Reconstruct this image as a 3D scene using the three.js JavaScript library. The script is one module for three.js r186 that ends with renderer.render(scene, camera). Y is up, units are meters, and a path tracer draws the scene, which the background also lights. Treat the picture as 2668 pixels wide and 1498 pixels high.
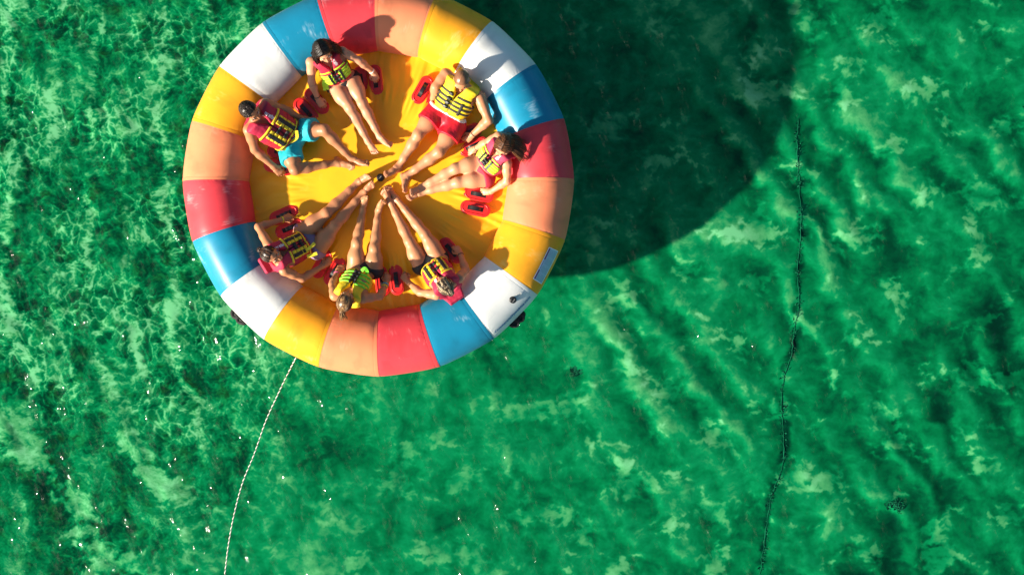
import * as THREE from 'three';
import { mergeGeometries } from 'three/addons/utils/BufferGeometryUtils.js';

// ------------------------------------------------------------------ camera, sky, sun, exposure
const CAM_H = 16, TAN_X = 0.3559, TAN_Y = TAN_X * 574 / 1024;
const scene = new THREE.Scene();
const camera = new THREE.PerspectiveCamera(2 * Math.atan(TAN_Y) * 180 / Math.PI, 1024 / 574, 0.1, 900);
camera.position.set(0, CAM_H, 0);
camera.up.set(0, 0, -1);
camera.lookAt(0, 0, 0);
scene.add(camera);

const SUN_EL = 26 * Math.PI / 180, SUN_AZ = 27.5 * Math.PI / 180;
const SUN = new THREE.Vector3(-Math.cos(SUN_EL) * Math.cos(SUN_AZ), Math.sin(SUN_EL), Math.cos(SUN_EL) * Math.sin(SUN_AZ));
const EXPOSURE = 2.22;
const sun = new THREE.DirectionalLight(new THREE.Color(1.0, 0.90, 0.75), 5);
sun.position.copy(SUN).multiplyScalar(40);
sun.castShadow = true;
sun.shadow.radius = 2.5;
sun.shadow.mapSize.set(4096, 4096);
Object.assign(sun.shadow.camera, { left: -14, right: 14, top: 14, bottom: -14, near: 1, far: 90 });
scene.add(sun, sun.target);

{ // clear sky: deep blue overhead, paler to the horizon, a soft bright zone round the sun, boosted to fill the boat's shade
  const w = 512, h = 256, d = new Float32Array(w * h * 4);
  for (let j = 0; j < h; j++) for (let i = 0; i < w; i++) {
    const el = ((j + 0.5) / h - 0.5) * Math.PI, ph = ((i + 0.5) / w - 0.5) * 2 * Math.PI;
    const y = Math.sin(el), x = Math.cos(el) * Math.cos(ph), z = Math.cos(el) * Math.sin(ph);
    const t = Math.pow(1 - Math.max(y, 0), 3.2);
    const c = Math.max(0, x * SUN.x + y * SUN.y + z * SUN.z);
    const g = 1.25 * Math.pow(c, 8) + 0.5 * Math.pow(c, 40);
    const o = (j * w + i) * 4;
    if (y < 0) { d[o] = 0.03; d[o + 1] = 0.13; d[o + 2] = 0.11; } else {
      d[o] = 0.015 + 0.11 * t + g * 0.85;
      d[o + 1] = 0.062 + 0.17 * t + g * 0.74;
      d[o + 2] = 0.12 + 0.20 * t + g * 0.6;
    }
    d[o + 3] = 1;
  }
  const sky = new THREE.DataTexture(d, w, h, THREE.RGBAFormat, THREE.FloatType);
  sky.mapping = THREE.EquirectangularReflectionMapping;
  sky.magFilter = sky.minFilter = THREE.LinearFilter;
  sky.needsUpdate = true;
  scene.background = sky;
  scene.environment = sky;
}
const renderer = new THREE.WebGLRenderer({ antialias: true });
renderer.toneMapping = THREE.LinearToneMapping;
renderer.toneMappingExposure = EXPOSURE;
renderer.shadowMap.enabled = true;
renderer.shadowMap.type = THREE.PCFSoftShadowMap;

// ------------------------------------------------------------------ helpers
const V = (x, y, z) => new THREE.Vector3(x, y, z);
function mulberry(a) { return () => { a |= 0; a = a + 0x6D2B79F5 | 0; let t = Math.imul(a ^ a >>> 15, 1 | a); t = t + Math.imul(t ^ t >>> 7, 61 | t) ^ t; return ((t ^ t >>> 14) >>> 0) / 4294967296; }; }
const rnd = mulberry(77);
const clamp = (x, a, b) => x < a ? a : x > b ? b : x, mix = (a, b, t) => a + (b - a) * t;
const sstep = (a, b, x) => { const t = clamp((x - a) / (b - a), 0, 1); return t * t * (3 - 2 * t); };
// a point of the place from where it shows in the photograph (source pixels) and its height
const P = (sx, sy, y) => V((sx - 1334) / 1334 * TAN_X * (CAM_H - y), y, (sy - 749) / 749 * TAN_Y * (CAM_H - y));
const PERM = new Uint8Array(512); { const r = mulberry(5), p = [...Array(256).keys()]; for (let i = 255; i > 0; i--) { const j = Math.floor(r() * (i + 1)); [p[i], p[j]] = [p[j], p[i]]; } for (let i = 0; i < 512; i++) PERM[i] = p[i & 255]; }
const GX = new Float32Array(256), GY = new Float32Array(256); for (let i = 0; i < 256; i++) { GX[i] = Math.cos(i / 256 * 2 * Math.PI); GY[i] = Math.sin(i / 256 * 2 * Math.PI); }
function n2(x, y) { // gradient noise, about -0.7..0.7
  const xi = Math.floor(x), yi = Math.floor(y), fx = x - xi, fy = y - yi, X = xi & 255, Y = yi & 255;
  const a = PERM[X] + Y, b = PERM[(X + 1) & 255] + Y;
  const g00 = PERM[a & 511], g01 = PERM[(a + 1) & 511], g10 = PERM[b & 511], g11 = PERM[(b + 1) & 511];
  const u = fx * fx * fx * (fx * (fx * 6 - 15) + 10), v = fy * fy * fy * (fy * (fy * 6 - 15) + 10);
  const d00 = GX[g00] * fx + GY[g00] * fy, d10 = GX[g10] * (fx - 1) + GY[g10] * fy, d01 = GX[g01] * fx + GY[g01] * (fy - 1), d11 = GX[g11] * (fx - 1) + GY[g11] * (fy - 1);
  const k0 = d00 + (d10 - d00) * u, k1 = d01 + (d11 - d01) * u;
  return k0 + (k1 - k0) * v;
}
function fbm(x, y, o) { let s = 0, a = 1; for (let i = 0; i < o; i++) { s += a * n2(x, y); x = x * 2.03 + 17.1; y = y * 2.03 + 5.7; a *= 0.5; } return s; }
const hash2 = (i, j) => { let h = Math.imul(i, 374761393) + Math.imul(j, 668265263) | 0; h = Math.imul(h ^ h >>> 13, 1274126177); return ((h ^ h >>> 16) >>> 0) / 4294967296; };
function worley(x, y) { // [nearest, second nearest, id]
  const xi = Math.floor(x), yi = Math.floor(y); let a = 9, b = 9, id = 0;
  for (let j = -1; j < 2; j++) for (let i = -1; i < 2; i++) {
    const cx = xi + i, cy = yi + j, dx = cx + hash2(cx, cy) - x, dy = cy + hash2(cx + 911, cy - 37) - y, d = dx * dx + dy * dy;
    if (d < a) { b = a; a = d; id = hash2(cx - 5, cy + 77); } else if (d < b) b = d;
  }
  return [Math.sqrt(a), Math.sqrt(b), id];
}
const names = {};
function numbered(n) { const k = names[n] ?? 0; names[n] = k + 1; return k ? `${n}_${String(k).padStart(3, '0')}` : n; }
function shade(o) { o.castShadow = true; o.receiveShadow = true; return o; }
function part(name, geo, mat, parent, label) { const m = shade(new THREE.Mesh(geo, mat)); m.name = name; parent.add(m); if (label) m.userData.label = label; return m; }
function thing(name, label, category, group) { const g = new THREE.Group(); g.name = numbered(name); g.userData = { label, category }; if (group) g.userData.group = group; scene.add(g); return g; }
function dataTex(w, h, fn, srgb = false) {
  const d = new Uint8Array(w * h * 4), c = [0, 0, 0, 255];
  for (let j = 0; j < h; j++) for (let i = 0; i < w; i++) { c[3] = 255; fn((i + 0.5) / w, (j + 0.5) / h, c); const o = (j * w + i) * 4; d[o] = clamp(c[0], 0, 255); d[o + 1] = clamp(c[1], 0, 255); d[o + 2] = clamp(c[2], 0, 255); d[o + 3] = c[3]; }
  const t = new THREE.DataTexture(d, w, h);
  t.magFilter = t.minFilter = THREE.LinearFilter; t.wrapS = t.wrapT = THREE.RepeatWrapping;
  if (srgb) t.colorSpace = THREE.SRGBColorSpace;
  t.needsUpdate = true; return t;
}
const toS = (x) => 255 * (x <= 0.0031308 ? 12.92 * x : 1.055 * Math.pow(x, 1 / 2.4) - 0.055);
const std = (o) => { const { rgb, ...r } = o; const m = new THREE.MeshPhysicalMaterial(r); if (rgb) m.color.setRGB(...rgb); return m; };
function gridGeo(nu, nv, fn, closeU = false) { // fn(u, v, out) -> position; uv = (u, v) unless out.uv
  const p = [], uv = [], idx = [], q = V(0, 0, 0); q.uv = null;
  for (let j = 0; j <= nv; j++) for (let i = 0; i <= nu; i++) { q.uv = null; fn(i / nu, j / nv, q); p.push(q.x, q.y, q.z); uv.push(...(q.uv ?? [i / nu, j / nv])); }
  for (let j = 0; j < nv; j++) for (let i = 0; i < nu; i++) { const a = j * (nu + 1) + i, b = a + 1, c = a + nu + 1, d = c + 1; idx.push(a, b, d, a, d, c); }
  const g = new THREE.BufferGeometry();
  g.setAttribute('position', new THREE.Float32BufferAttribute(p, 3)); g.setAttribute('uv', new THREE.Float32BufferAttribute(uv, 2)); g.setIndex(idx); g.computeVertexNormals();
  return g;
}
function tubeGeo(pts, radius, seg = 24, rs = 7, closed = false) { // radius: number or fn(t)
  const c = new THREE.CatmullRomCurve3(pts, closed), g = new THREE.TubeGeometry(c, seg, 1, rs, closed), p = g.attributes.position;
  const rf = typeof radius === 'function' ? radius : () => radius;
  for (let i = 0; i <= seg; i++) { const ctr = c.getPointAt(closed ? (i / seg) % 1 : i / seg), r = rf(i / seg); for (let k = 0; k <= rs; k++) { const o = i * (rs + 1) + k; p.setXYZ(o, ctr.x + (p.getX(o) - ctr.x) * r, ctr.y + (p.getY(o) - ctr.y) * r, ctr.z + (p.getZ(o) - ctr.z) * r); } }
  return g;
}

// ------------------------------------------------------------------ seabed
const BED_Y = -0.98;
const lineX = (() => { const D = 2668 / 2575, q = [[2008, 300], [2010, 450], [2013, 600], [2004, 680], [2009, 750], [1990, 880], [1971, 950], [1966, 1010], [1969, 1150], [1945, 1230], [1930, 1300], [1910, 1446], [1880, 1650]].map(([a, b]) => P(a * D, b * D, BED_Y)); return (z) => { let i = 0; while (i < q.length - 2 && z > q[i + 1].z) i++; return mix(q[i].x, q[i + 1].x, clamp((z - q[i].z) / (q[i + 1].z - q[i].z), 0, 1)); }; })(), LINE_Z0 = P(0, 330, BED_Y).z;
function bedLook(x, z, c) { // what the bottom is made of at a place, caustics painted in: linear colour into c, height as the result
  const wx = x + 0.10 * n2(x * 1.7, z * 1.7) + 0.045 * n2(x * 5 + 9, z * 5), wz = z + 0.10 * n2(x * 1.6 + 40, z * 1.6) + 0.045 * n2(x * 5 - 30, z * 5 + 8);
  const rough = sstep(-0.9, -3.4, x + 0.75 * Math.max(0, z - 0.9) + 0.8 * n2(x * 0.6, z * 0.6)); // stony ground towards -x
  const lower = sstep(1.0, 2.2, z + 0.5 * n2(x * 0.7, z * 0.7 + 30)) * rough; // stones give way to sand bars
  const jag = (0.022 + 0.010 * rough) * n2(x * 5, z * 26) + (0.006 + 0.008 * rough) * n2(x * 13, z * 60), sx = wx + jag, sz = wz + 0.022 * n2(x * 24, z * 6) + 0.010 * n2(x * 50, z * 18);
  const broad = fbm(sx * 0.7 + 3, sz * 0.7, 2), midn = fbm(sx * 2.3, sz * 2.3 + 11, 3), fine = fbm(sx * 8, sz * 10, 3), grit = fbm(sx * 30, sz * 38, 2);
  // sandy side: weed patches, sand ripples in slanting bars, pale clearings
  const region = sstep(0.3, 2.0, x + 0.3 * z), bars = Math.sin((sx * 0.82 - sz * 0.57) * 12.5 + 3.6 * n2(sx * 0.8, sz * 0.8 + 50) + 2.2 * midn);
  const band = bars * region * (0.35 + 0.65 * sstep(-0.15, 0.3, n2(x * 0.5 + 12, z * 0.5)));
  const weedy = sstep(2.8, 6.0, x + 0.5 * z), clear = sstep(0.16, 0.42, n2(sx * 1.9 + 31, sz * 2.4) + 0.45 * fine) * (0.55 + 0.45 * sstep(-0.2, 0.3, midn));
  const dark = sstep(0.12, 0.40, n2(sx * 1.5 + 77, sz * 1.3 + 4) + 0.4 * midn) * (0.35 + 0.65 * weedy);
  let t = 0.565 + 0.20 * broad + 0.28 * midn + 0.17 * fine + 0.06 * grit + 0.17 * band + 0.30 * clear * (0.5 + 0.5 * region) - 0.28 * dark - 0.10 * weedy;
  // stony side: dark rounded stones, sunlight caustics painted as wavering pale sand lines between them
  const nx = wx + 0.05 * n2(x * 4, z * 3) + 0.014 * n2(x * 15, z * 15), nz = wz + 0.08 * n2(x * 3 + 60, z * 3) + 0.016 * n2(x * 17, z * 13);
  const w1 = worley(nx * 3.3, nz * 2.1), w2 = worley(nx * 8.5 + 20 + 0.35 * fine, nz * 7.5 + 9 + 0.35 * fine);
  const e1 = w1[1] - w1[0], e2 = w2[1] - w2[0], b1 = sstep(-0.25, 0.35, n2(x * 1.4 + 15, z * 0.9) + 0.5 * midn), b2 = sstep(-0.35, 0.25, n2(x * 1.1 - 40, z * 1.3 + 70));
  const causticNet = 0.35 * Math.exp(-e1 * 9) * b1 + 0.95 * Math.exp(-e2 * 7.5) * b2 + (0.25 * b2 + 0.1) * Math.pow(clamp(1 - Math.abs(n2(nx * 5.2 + 3, nz * 3.4)) * 3.0, 0, 1), 2.5) + 0.25 * Math.pow(clamp(1 - Math.abs(n2(nx * 10 + 43, nz * 9)) * 2.6, 0, 1), 3);
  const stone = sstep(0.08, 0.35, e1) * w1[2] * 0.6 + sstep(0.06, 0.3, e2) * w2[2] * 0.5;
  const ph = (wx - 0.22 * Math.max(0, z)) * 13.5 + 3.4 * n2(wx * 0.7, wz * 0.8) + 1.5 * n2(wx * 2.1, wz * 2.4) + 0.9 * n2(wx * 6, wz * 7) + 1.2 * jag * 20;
  const streak = Math.pow(clamp(0.5 + 0.5 * Math.sin(ph), 0, 1), 7) * sstep(-0.22, 0.18, n2(wx * 1.6 + 5, wz * 0.9 + 1));  // long wavy caustic streaks, light put into the bed colour
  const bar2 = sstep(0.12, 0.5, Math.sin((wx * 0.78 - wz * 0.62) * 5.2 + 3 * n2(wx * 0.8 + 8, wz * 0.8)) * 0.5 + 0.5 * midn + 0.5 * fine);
  let tr = 0.43 + 0.16 * broad + 0.30 * midn + 0.20 * fine + 0.14 * grit - 0.22 * stone * (1 - 0.6 * lower) + (0.56 * causticNet + 0.50 * streak) * (1 - 0.75 * lower) * (0.8 + 0.6 * fine + 0.4 * grit) + 0.34 * bar2 * lower;
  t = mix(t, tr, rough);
  const dl = Math.abs(sx - lineX(z) - 0.03 * n2(3.1, z * 5) - 0.012 * n2(8.1, z * 17)); // weed grown along the line on the bottom
  if (dl < 0.4) t -= sstep(LINE_Z0, LINE_Z0 + 0.5, z) * (0.42 * Math.exp(-dl * dl / 0.0022) * sstep(-0.25, 0.3, n2(5.5, z * 2.2) + 0.6 * n2(1.5, z * 9)) + 0.16 * Math.exp(-dl * dl / 0.02) * sstep(-0.1, 0.4, n2(15.5, z * 1.4)));
  t = clamp(0.50 + (t - 0.5) * mix(1.1, 1.28, rough), 0, 1.25);
  // weed, turf, green film over sand, thin film, bare sand and painted caustic lines
  const R = [[0.0, 0.002, 0.030, 0.019], [0.24, 0.002, 0.075, 0.036], [0.48, 0.003, 0.17, 0.070], [0.68, 0.012, 0.255, 0.115], [0.90, 0.34, 0.40, 0.19], [1.2, 0.80, 0.60, 0.36]];
  let k = 0; while (k < 4 && t > R[k + 1][0]) k++;
  const f = clamp((t - R[k][0]) / (R[k + 1][0] - R[k][0]), 0, 1);
  for (let i = 0; i < 3; i++) c[i] = Math.min(0.8, 0.82 * mix(R[k][i + 1], R[k + 1][i + 1], f));
  const br = rough * sstep(0.0, 0.5, n2(sx * 6 + 90, sz * 6) + 0.5 * grit); // brownish film on stones here and there
  c[0] += br * 0.016; c[1] += br * 0.008; c[2] -= br * 0.006;
  return 0.04 * broad + 0.02 * midn + rough * (0.03 * sstep(0.02, 0.4, e1) * w1[2]) + 0.02 * band;
}
const BW = 18, BH = 11.25;
const bedColor = [0, 0, 0];
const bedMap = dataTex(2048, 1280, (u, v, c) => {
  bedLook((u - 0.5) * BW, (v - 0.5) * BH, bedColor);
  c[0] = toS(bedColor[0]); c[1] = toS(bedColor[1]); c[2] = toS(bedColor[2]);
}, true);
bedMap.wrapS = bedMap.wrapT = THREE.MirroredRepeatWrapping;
const bedH = (x, z) => BED_Y + bedLook(x, z, bedColor);
function spaced(half, cell, far) { // coordinates: even inside +-half, widening outside
  const a = []; for (let x = 0; x <= half; x += cell) a.push(x);
  let s = cell; while (a[a.length - 1] < far) { s *= 1.35; a.push(a[a.length - 1] + s); }
  return [...a.slice(1).reverse().map((x) => -x), ...a];
}
function sheet(hx, hz, cell, far, fn) {
  const xs = spaced(hx, cell, far), zs = spaced(hz, cell, far), nx = xs.length, nz = zs.length;
  const p = new Float32Array(nx * nz * 3), uv = new Float32Array(nx * nz * 2), idx = [];
  for (let j = 0; j < nz; j++) for (let i = 0; i < nx; i++) { const o = j * nx + i; p[o * 3] = xs[i]; p[o * 3 + 1] = fn(xs[i], zs[j]); p[o * 3 + 2] = zs[j]; uv[o * 2] = xs[i]; uv[o * 2 + 1] = zs[j]; }
  for (let j = 0; j < nz - 1; j++) for (let i = 0; i < nx - 1; i++) { const a = j * nx + i; idx.push(a, a + nx, a + nx + 1, a, a + nx + 1, a + 1); }
  const g = new THREE.BufferGeometry();
  g.setAttribute('position', new THREE.BufferAttribute(p, 3)); g.setAttribute('uv', new THREE.BufferAttribute(uv, 2)); g.setIndex(idx); g.computeVertexNormals();
  return g;
}
{
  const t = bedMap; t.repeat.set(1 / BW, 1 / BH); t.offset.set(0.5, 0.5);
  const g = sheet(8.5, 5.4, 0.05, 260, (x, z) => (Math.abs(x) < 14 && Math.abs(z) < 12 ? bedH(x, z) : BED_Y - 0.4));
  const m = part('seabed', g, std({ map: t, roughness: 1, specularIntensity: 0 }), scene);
  m.userData = { kind: 'structure', label: 'green seabed of sand, weed and stones seen through clear water' };
}

// ------------------------------------------------------------------ water
const rippleMap = (() => { // periodic ripples as a height map, a 3.2 m tile
  const N = 1024, r = mulberry(31), waves = [];
  for (let i = 0; i < 150; i++) {
    const lam = 0.032 * Math.pow(20, r() * 0.9), k = 3.2 / lam, a = (r() - 0.5) * 2.6 + 0.5;
    const kx = Math.round(k * Math.cos(a)), ky = Math.round(k * Math.sin(a));
    waves.push([kx, ky, r() * 6.283, Math.pow(lam, 1.15)]);
  }
  const h = new Float32Array(N * N), cosT = new Float32Array(4096); for (let i = 0; i < 4096; i++) cosT[i] = Math.cos(i / 4096 * 2 * Math.PI);
  for (const [kx, ky, ph, am] of waves) for (let j = 0; j < N; j++) { let t = (ky * j / N + ph / 6.283) * 4096; const dt = kx / N * 4096; for (let i = 0; i < N; i++) { h[j * N + i] += am * cosT[(t | 0) & 4095]; t += dt; } }
  let lo = 1e9, hi = -1e9; for (const x of h) { if (x < lo) lo = x; if (x > hi) hi = x; }
  const d = new Float32Array(N * N * 4); for (let i = 0; i < N * N; i++) { d[i * 4] = d[i * 4 + 1] = d[i * 4 + 2] = (h[i] - lo) / (hi - lo); d[i * 4 + 3] = 1; }
  const t = new THREE.DataTexture(d, N, N, THREE.RGBAFormat, THREE.FloatType);
  t.wrapS = t.wrapT = THREE.RepeatWrapping; t.magFilter = t.minFilter = THREE.LinearFilter; t.repeat.set(1 / 3.2, 1 / 3.2); t.needsUpdate = true;
  return t;
})();
const BOAT_AT = P(987, 471, 0.30);
const waveH = (x, z) => { const e = Math.hypot(x - BOAT_AT.x, z - BOAT_AT.z) - 2.0, lap = e > -0.2 && e < 1.2 ? 0.011 * Math.sin(e * 34 + 2 * n2(x * 2, z * 2)) * Math.exp(-Math.abs(e) * 3.2) * (0.5 + n2(x * 1.5, z * 1.5)) : 0; const f = sstep(30, 9, Math.hypot(x, z)); return lap + f * (0.022 * n2(x * 1.1 + 5, z * 0.8) + 0.015 * n2(x * 3.0 - 0.7 * z, z * 1.3) + 0.006 * n2(x * 6.5 - z, z * 4)); };
{
  const g = sheet(8.5, 5.4, 0.045, 300, waveH);
  const m = part('water', g, std({ rgb: [0.44, 0.96, 0.84], roughness: 0.065, transmission: 1, thickness: 0, ior: 1.333, bumpMap: rippleMap, bumpScale: 0.073, specularIntensity: 0.6 }), scene);
  m.userData = { kind: 'structure', label: 'clear green rippling sea water with sun glints' };
}

// ------------------------------------------------------------------ the inflatable boat
const C = P(987, 471, 0.30), R0 = 1.768, r0 = 0.36, RING_Y = 0.30, FLOOR_Y = 0.315, D2R = Math.PI / 180;
const boat = thing('inflatable_boat', 'round towable inflatable boat with a ring of striped colours and a yellow floor', 'inflatable boat');
boat.position.set(C.x, 0, C.z);
const ringP = (a, tau, r, out, Rc = R0) => { const d = Rc + r * Math.cos(tau); out.set(d * Math.sin(a), RING_Y + r * Math.sin(tau), -d * Math.cos(a)); return out; };
function ringShape(a) { // centre line and radius at an angle: panels are nearly straight between seams and puff a little
  const s = 18 * D2R, l = ((a / s) % 1 + 1) % 1, th = (l - 0.5) * s;
  const Rc = R0 * mix(1, Math.cos(s / 2) / Math.cos(th), 0.75) * 1.004, puff = Math.pow(Math.abs(l - 0.5) * 2, 8);
  return [Rc, r0 * (1.004 - 0.022 * puff)];
}
const wrinkle = dataTex(512, 512, (u, v, c) => { // puckers at both seams, soft dents between
  const e = Math.min(u, 1 - u), k = Math.exp(-e * 11);
  const p = n2(v * 46 + 3 * n2(v * 9, u * 3), e * 5) * k * 1.1 + n2(v * 17, e * 3 + 20) * Math.exp(-e * 5) * 0.6 + 0.22 * fbm(u * 3 + 8, v * 7, 3);
  const stitch = -0.5 * Math.exp(-Math.pow((e - 0.045) / 0.006, 2));
  const x = 128 + 90 * p + 70 * stitch; c[0] = c[1] = c[2] = x;
});
function panelMap(seed, rgb, scuff, amt) {
  return dataTex(512, 512, (u, v, c) => {
    const n = fbm(u * 3 + seed, v * 6 + seed, 4), s = sstep(0.22, 0.75, fbm(u * 1.6 + seed * 3, v * 6 + seed, 3) + 0.30 * fbm(u * 22, v * 26 + seed, 3)) * (0.6 + 0.8 * clamp(0.5 + n2(u * 90, v * 30), 0, 1)), sp = sstep(0.5, 0.6, n2(u * 60 + seed, v * 90)) * 0.25;
    const dirt = sstep(0.1, 0.7, -n) * 0.10;
    for (let i = 0; i < 3; i++) c[i] = toS(mix(rgb[i] * (1 + 0.10 * n - dirt), scuff[i], clamp(s * amt + sp * amt * 0.6, 0, 1)));
  }, true);
}
const COL = {
  orange: [0.92, 0.265, 0.12], yellow: [0.93, 0.385, 0.010], white: [0.78, 0.79, 0.77], blue: [0.001, 0.235, 0.40], red: [0.80, 0.052, 0.070],
};
const vinyl = (rgb, map, o = {}) => std({ ...(map ? { map } : { rgb }), roughness: 0.96, transmission: 0.1, thickness: 0, specularIntensity: 0.5, clearcoat: 0.5, clearcoatRoughness: 0.34, bumpMap: wrinkle, bumpScale: 0.008, ...o });
const ringMat = {
  orange: vinyl(0, panelMap(1, COL.orange, [0.95, 0.45, 0.28], 0.35)), yellow: vinyl(0, panelMap(2, COL.yellow, [0.97, 0.62, 0.16], 0.5)), white: vinyl(0, panelMap(3, COL.white, [0.62, 0.66, 0.68], 0.3)),
  blue: vinyl(0, panelMap(4, COL.blue, [0.40, 0.62, 0.75], 0.6)), red: vinyl(0, panelMap(5, COL.red, [0.92, 0.34, 0.34], 0.65)),
};
const ORDER = ['orange', 'yellow', 'white', 'blue', 'red'];
const seamMat = {}; for (const k of ORDER) seamMat[k] = std({ rgb: COL[k].map((x) => x * 0.93), roughness: 0.96, transmission: 0.1, thickness: 0, specularIntensity: 0.5, clearcoat: 0.5, clearcoatRoughness: 0.36 });
for (let k = 0; k < 20; k++) {
  const a0 = k * 18 * D2R, off = rnd(), flip = rnd() < 0.5, name = ORDER[k % 5];
  const g = gridGeo(14, 56, (u, v, q) => {
    const a = a0 + 18 * D2R * u, [Rc, r] = ringShape(a0 + 18 * D2R * clamp(u, 0.0005, 0.9995));
    const tau = -v * 2 * Math.PI + Math.PI * 1.5; // seam of the sheet at the underside
    ringP(a, tau, r * (1 + 0.004 * n2(a * 9, tau * 2)), q, Rc); q.uv = [flip ? 1 - u : u, v + off];
  });
  part('panel', g, ringMat[name], boat, `${name} panel of the ring`);
  const sg = gridGeo(2, 64, (u, v, q) => {
    const w = (u - 0.35) * 0.034, tau = -v * 2 * Math.PI + Math.PI * 1.5, a = a0 + w / (R0 + 0.2 * Math.cos(tau)), [Rc, r] = ringShape(a);
    ringP(a, tau, r + 0.0022 + (u === 0.5 ? 0.0012 : -0.001) + 0.0012 * n2(tau * 14, k), q, Rc);
  });
  part('seam_strip', sg, seamMat[name], boat);
}
// floor cushion
const SEATS = [[894, 215], [1162, 308], [1259, 444], [768, 364], [807, 628], [950, 701], [1121, 682]].map(([a, b]) => P(a, b, 0.35).sub(C));
const floorH = (rho, a) => {
  const e = sstep(0.62, 1.42, rho), x = rho * Math.sin(a), z = -rho * Math.cos(a);
  let h = FLOOR_Y - 0.045 * e * e + 0.012 * sstep(0.9, 0, rho);
  const q = a * 8, wob = n2(x * 2.2, z * 2.2);
  h += e * (0.022 * n2(q * 1.6 + 2 * wob, rho * 1.5) + 0.014 * n2(q * 4.2 + 2.5 * wob, rho * 2 + 9));
  const fold = Math.exp(-Math.pow((rho - 0.93 - 0.05 * n2(a * 3, 4)) / 0.10, 2)) * Math.max(0, n2(a * 19, 2.2) + 0.1) * 0.034; // short puckers half way out
  for (const q2 of SEATS) { const d2 = (x - q2.x) ** 2 + (z - q2.z) ** 2; if (d2 < 0.3) h -= 0.04 * Math.exp(-d2 / 0.045) - 0.012 * Math.exp(-((Math.sqrt(d2) - 0.30) ** 2) / 0.006); }
  return h + fold + 0.004 * n2(x * 3, z * 3);
};
const floorMap = dataTex(512, 512, (u, v, c) => {
  const n = fbm(u * 6, v * 6, 4), s = sstep(0.35, 0.7, fbm(u * 9 + 4, v * 9, 4));
  c[0] = toS(0.93 + 0.03 * n); c[1] = toS(0.445 + 0.05 * n + 0.05 * s); c[2] = toS(0.006 + 0.02 * s);
}, true);
const floorMat = std({ map: floorMap, roughness: 0.8, specularIntensity: 0.5, clearcoat: 0.5, clearcoatRoughness: 0.36 });
part('floor', gridGeo(420, 90, (u, v, q) => { const a = u * 2 * Math.PI, rho = 1.52 * v; q.set(rho * Math.sin(a), floorH(rho, u === 1 ? 0 : a), -rho * Math.cos(a)); q.uv = [q.x / 1.6, q.z / 1.6]; }), floorMat, boat, 'yellow inflated floor with radial puckers');
part('floor_underside', new THREE.CylinderGeometry(1.6, 1.5, 0.3, 64).translate(0, 0.1, 0), floorMat, boat);
// valves
const black = std({ rgb: [0.012, 0.012, 0.013], roughness: 0.45 }), webbing = std({ rgb: [0.013, 0.012, 0.013], roughness: 0.8 }), cordMat = std({ rgb: [0.75, 0.75, 0.7], roughness: 0.7 });
function valve(parent, pos, up, r) {
  const g = new THREE.LatheGeometry([[0, 0.020], [r * 0.35, 0.020], [r * 0.45, 0.024], [r * 0.9, 0.024], [r, 0.016], [r, 0.0], [r * 1.25, -0.004], [r * 1.3, -0.012]].map((p) => new THREE.Vector2(...p)).reverse(), 28);
  const m = part('valve', g, black, parent); m.position.copy(pos); m.quaternion.setFromUnitVectors(V(0, 1, 0), up);
  const bar = part('valve_grip', new THREE.BoxGeometry(r * 1.1, 0.006, r * 0.22).translate(0, 0.026, 0), std({ rgb: [0.2, 0.2, 0.2], roughness: 0.5 }), m); bar.rotation.y = 0.9;
  return m;
}
valve(boat, V(P(991, 463, 0.33).x - C.x, floorH(0.03, 0) + 0.002, P(991, 463, 0.33).z - C.z), V(0, 1, 0), 0.038);
{
  const a = 131.5 * D2R, tau = 58 * D2R, [Rc, r] = ringShape(a), p = ringP(a, tau, r, V(0, 0, 0), Rc), n = V(Math.cos(tau) * Math.sin(a), Math.sin(tau), -Math.cos(tau) * Math.cos(a));
  const m = valve(boat, p, n, 0.036);
  part('valve_cord', tubeGeo([V(0.03, 0.02, 0), V(0.06, 0.012, -0.03), V(0.09, 0.004, -0.05), V(0.085, 0.006, -0.075), V(0.05, 0.006, -0.06), V(0.02, 0.004, -0.045)], 0.0025, 24, 5), cordMat, m);
}
// prints on the ring
function canvas(w, h, draw) { const c = document.createElement('canvas'); c.width = w; c.height = h; const x = c.getContext('2d'); draw(x, w, h); const t = new THREE.CanvasTexture(c); t.colorSpace = THREE.SRGBColorSpace; t.magFilter = t.minFilter = THREE.LinearFilter; return t; }
const siteTex = canvas(1024, 96, (x, w, h) => {
  x.clearRect(0, 0, w, h); x.fillStyle = '#0b6fa8'; x.font = 'italic 900 74px sans-serif'; x.textBaseline = 'middle'; x.textAlign = 'left';
  const s = ['Commercial', 'Towables.com']; let wd = x.measureText(s[0] + s[1]).width; x.save(); x.scale((w - 16) / wd, 1); x.fillText(s[0] + s[1], 8 * wd / w, h * 0.52); x.restore();
});
function ringPatch(a0, a1, t0, t1, lift, nu = 24, nv = 10) { // u runs from a0 to a1, v from t0 to t1
  return gridGeo(nu, nv, (u, v, q) => { const a = mix(a0, a1, u), tau = mix(t0, t1, v), [Rc, r] = ringShape(a); ringP(a, tau, r + lift, q, Rc); });
}
const siteMat = std({ map: siteTex, transparent: true, roughness: 0.5 }); siteMat.side = THREE.DoubleSide;
for (const [a0, a1, t0] of [[142.6, 127.4, 27], [-127.4, -142.6, 20], [53, 38, 2]]) part('website_print', ringPatch(a0 * D2R, a1 * D2R, t0 * D2R, (t0 + 11) * D2R, 0.0035), siteMat, boat, 'blue slanted website lettering');
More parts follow.
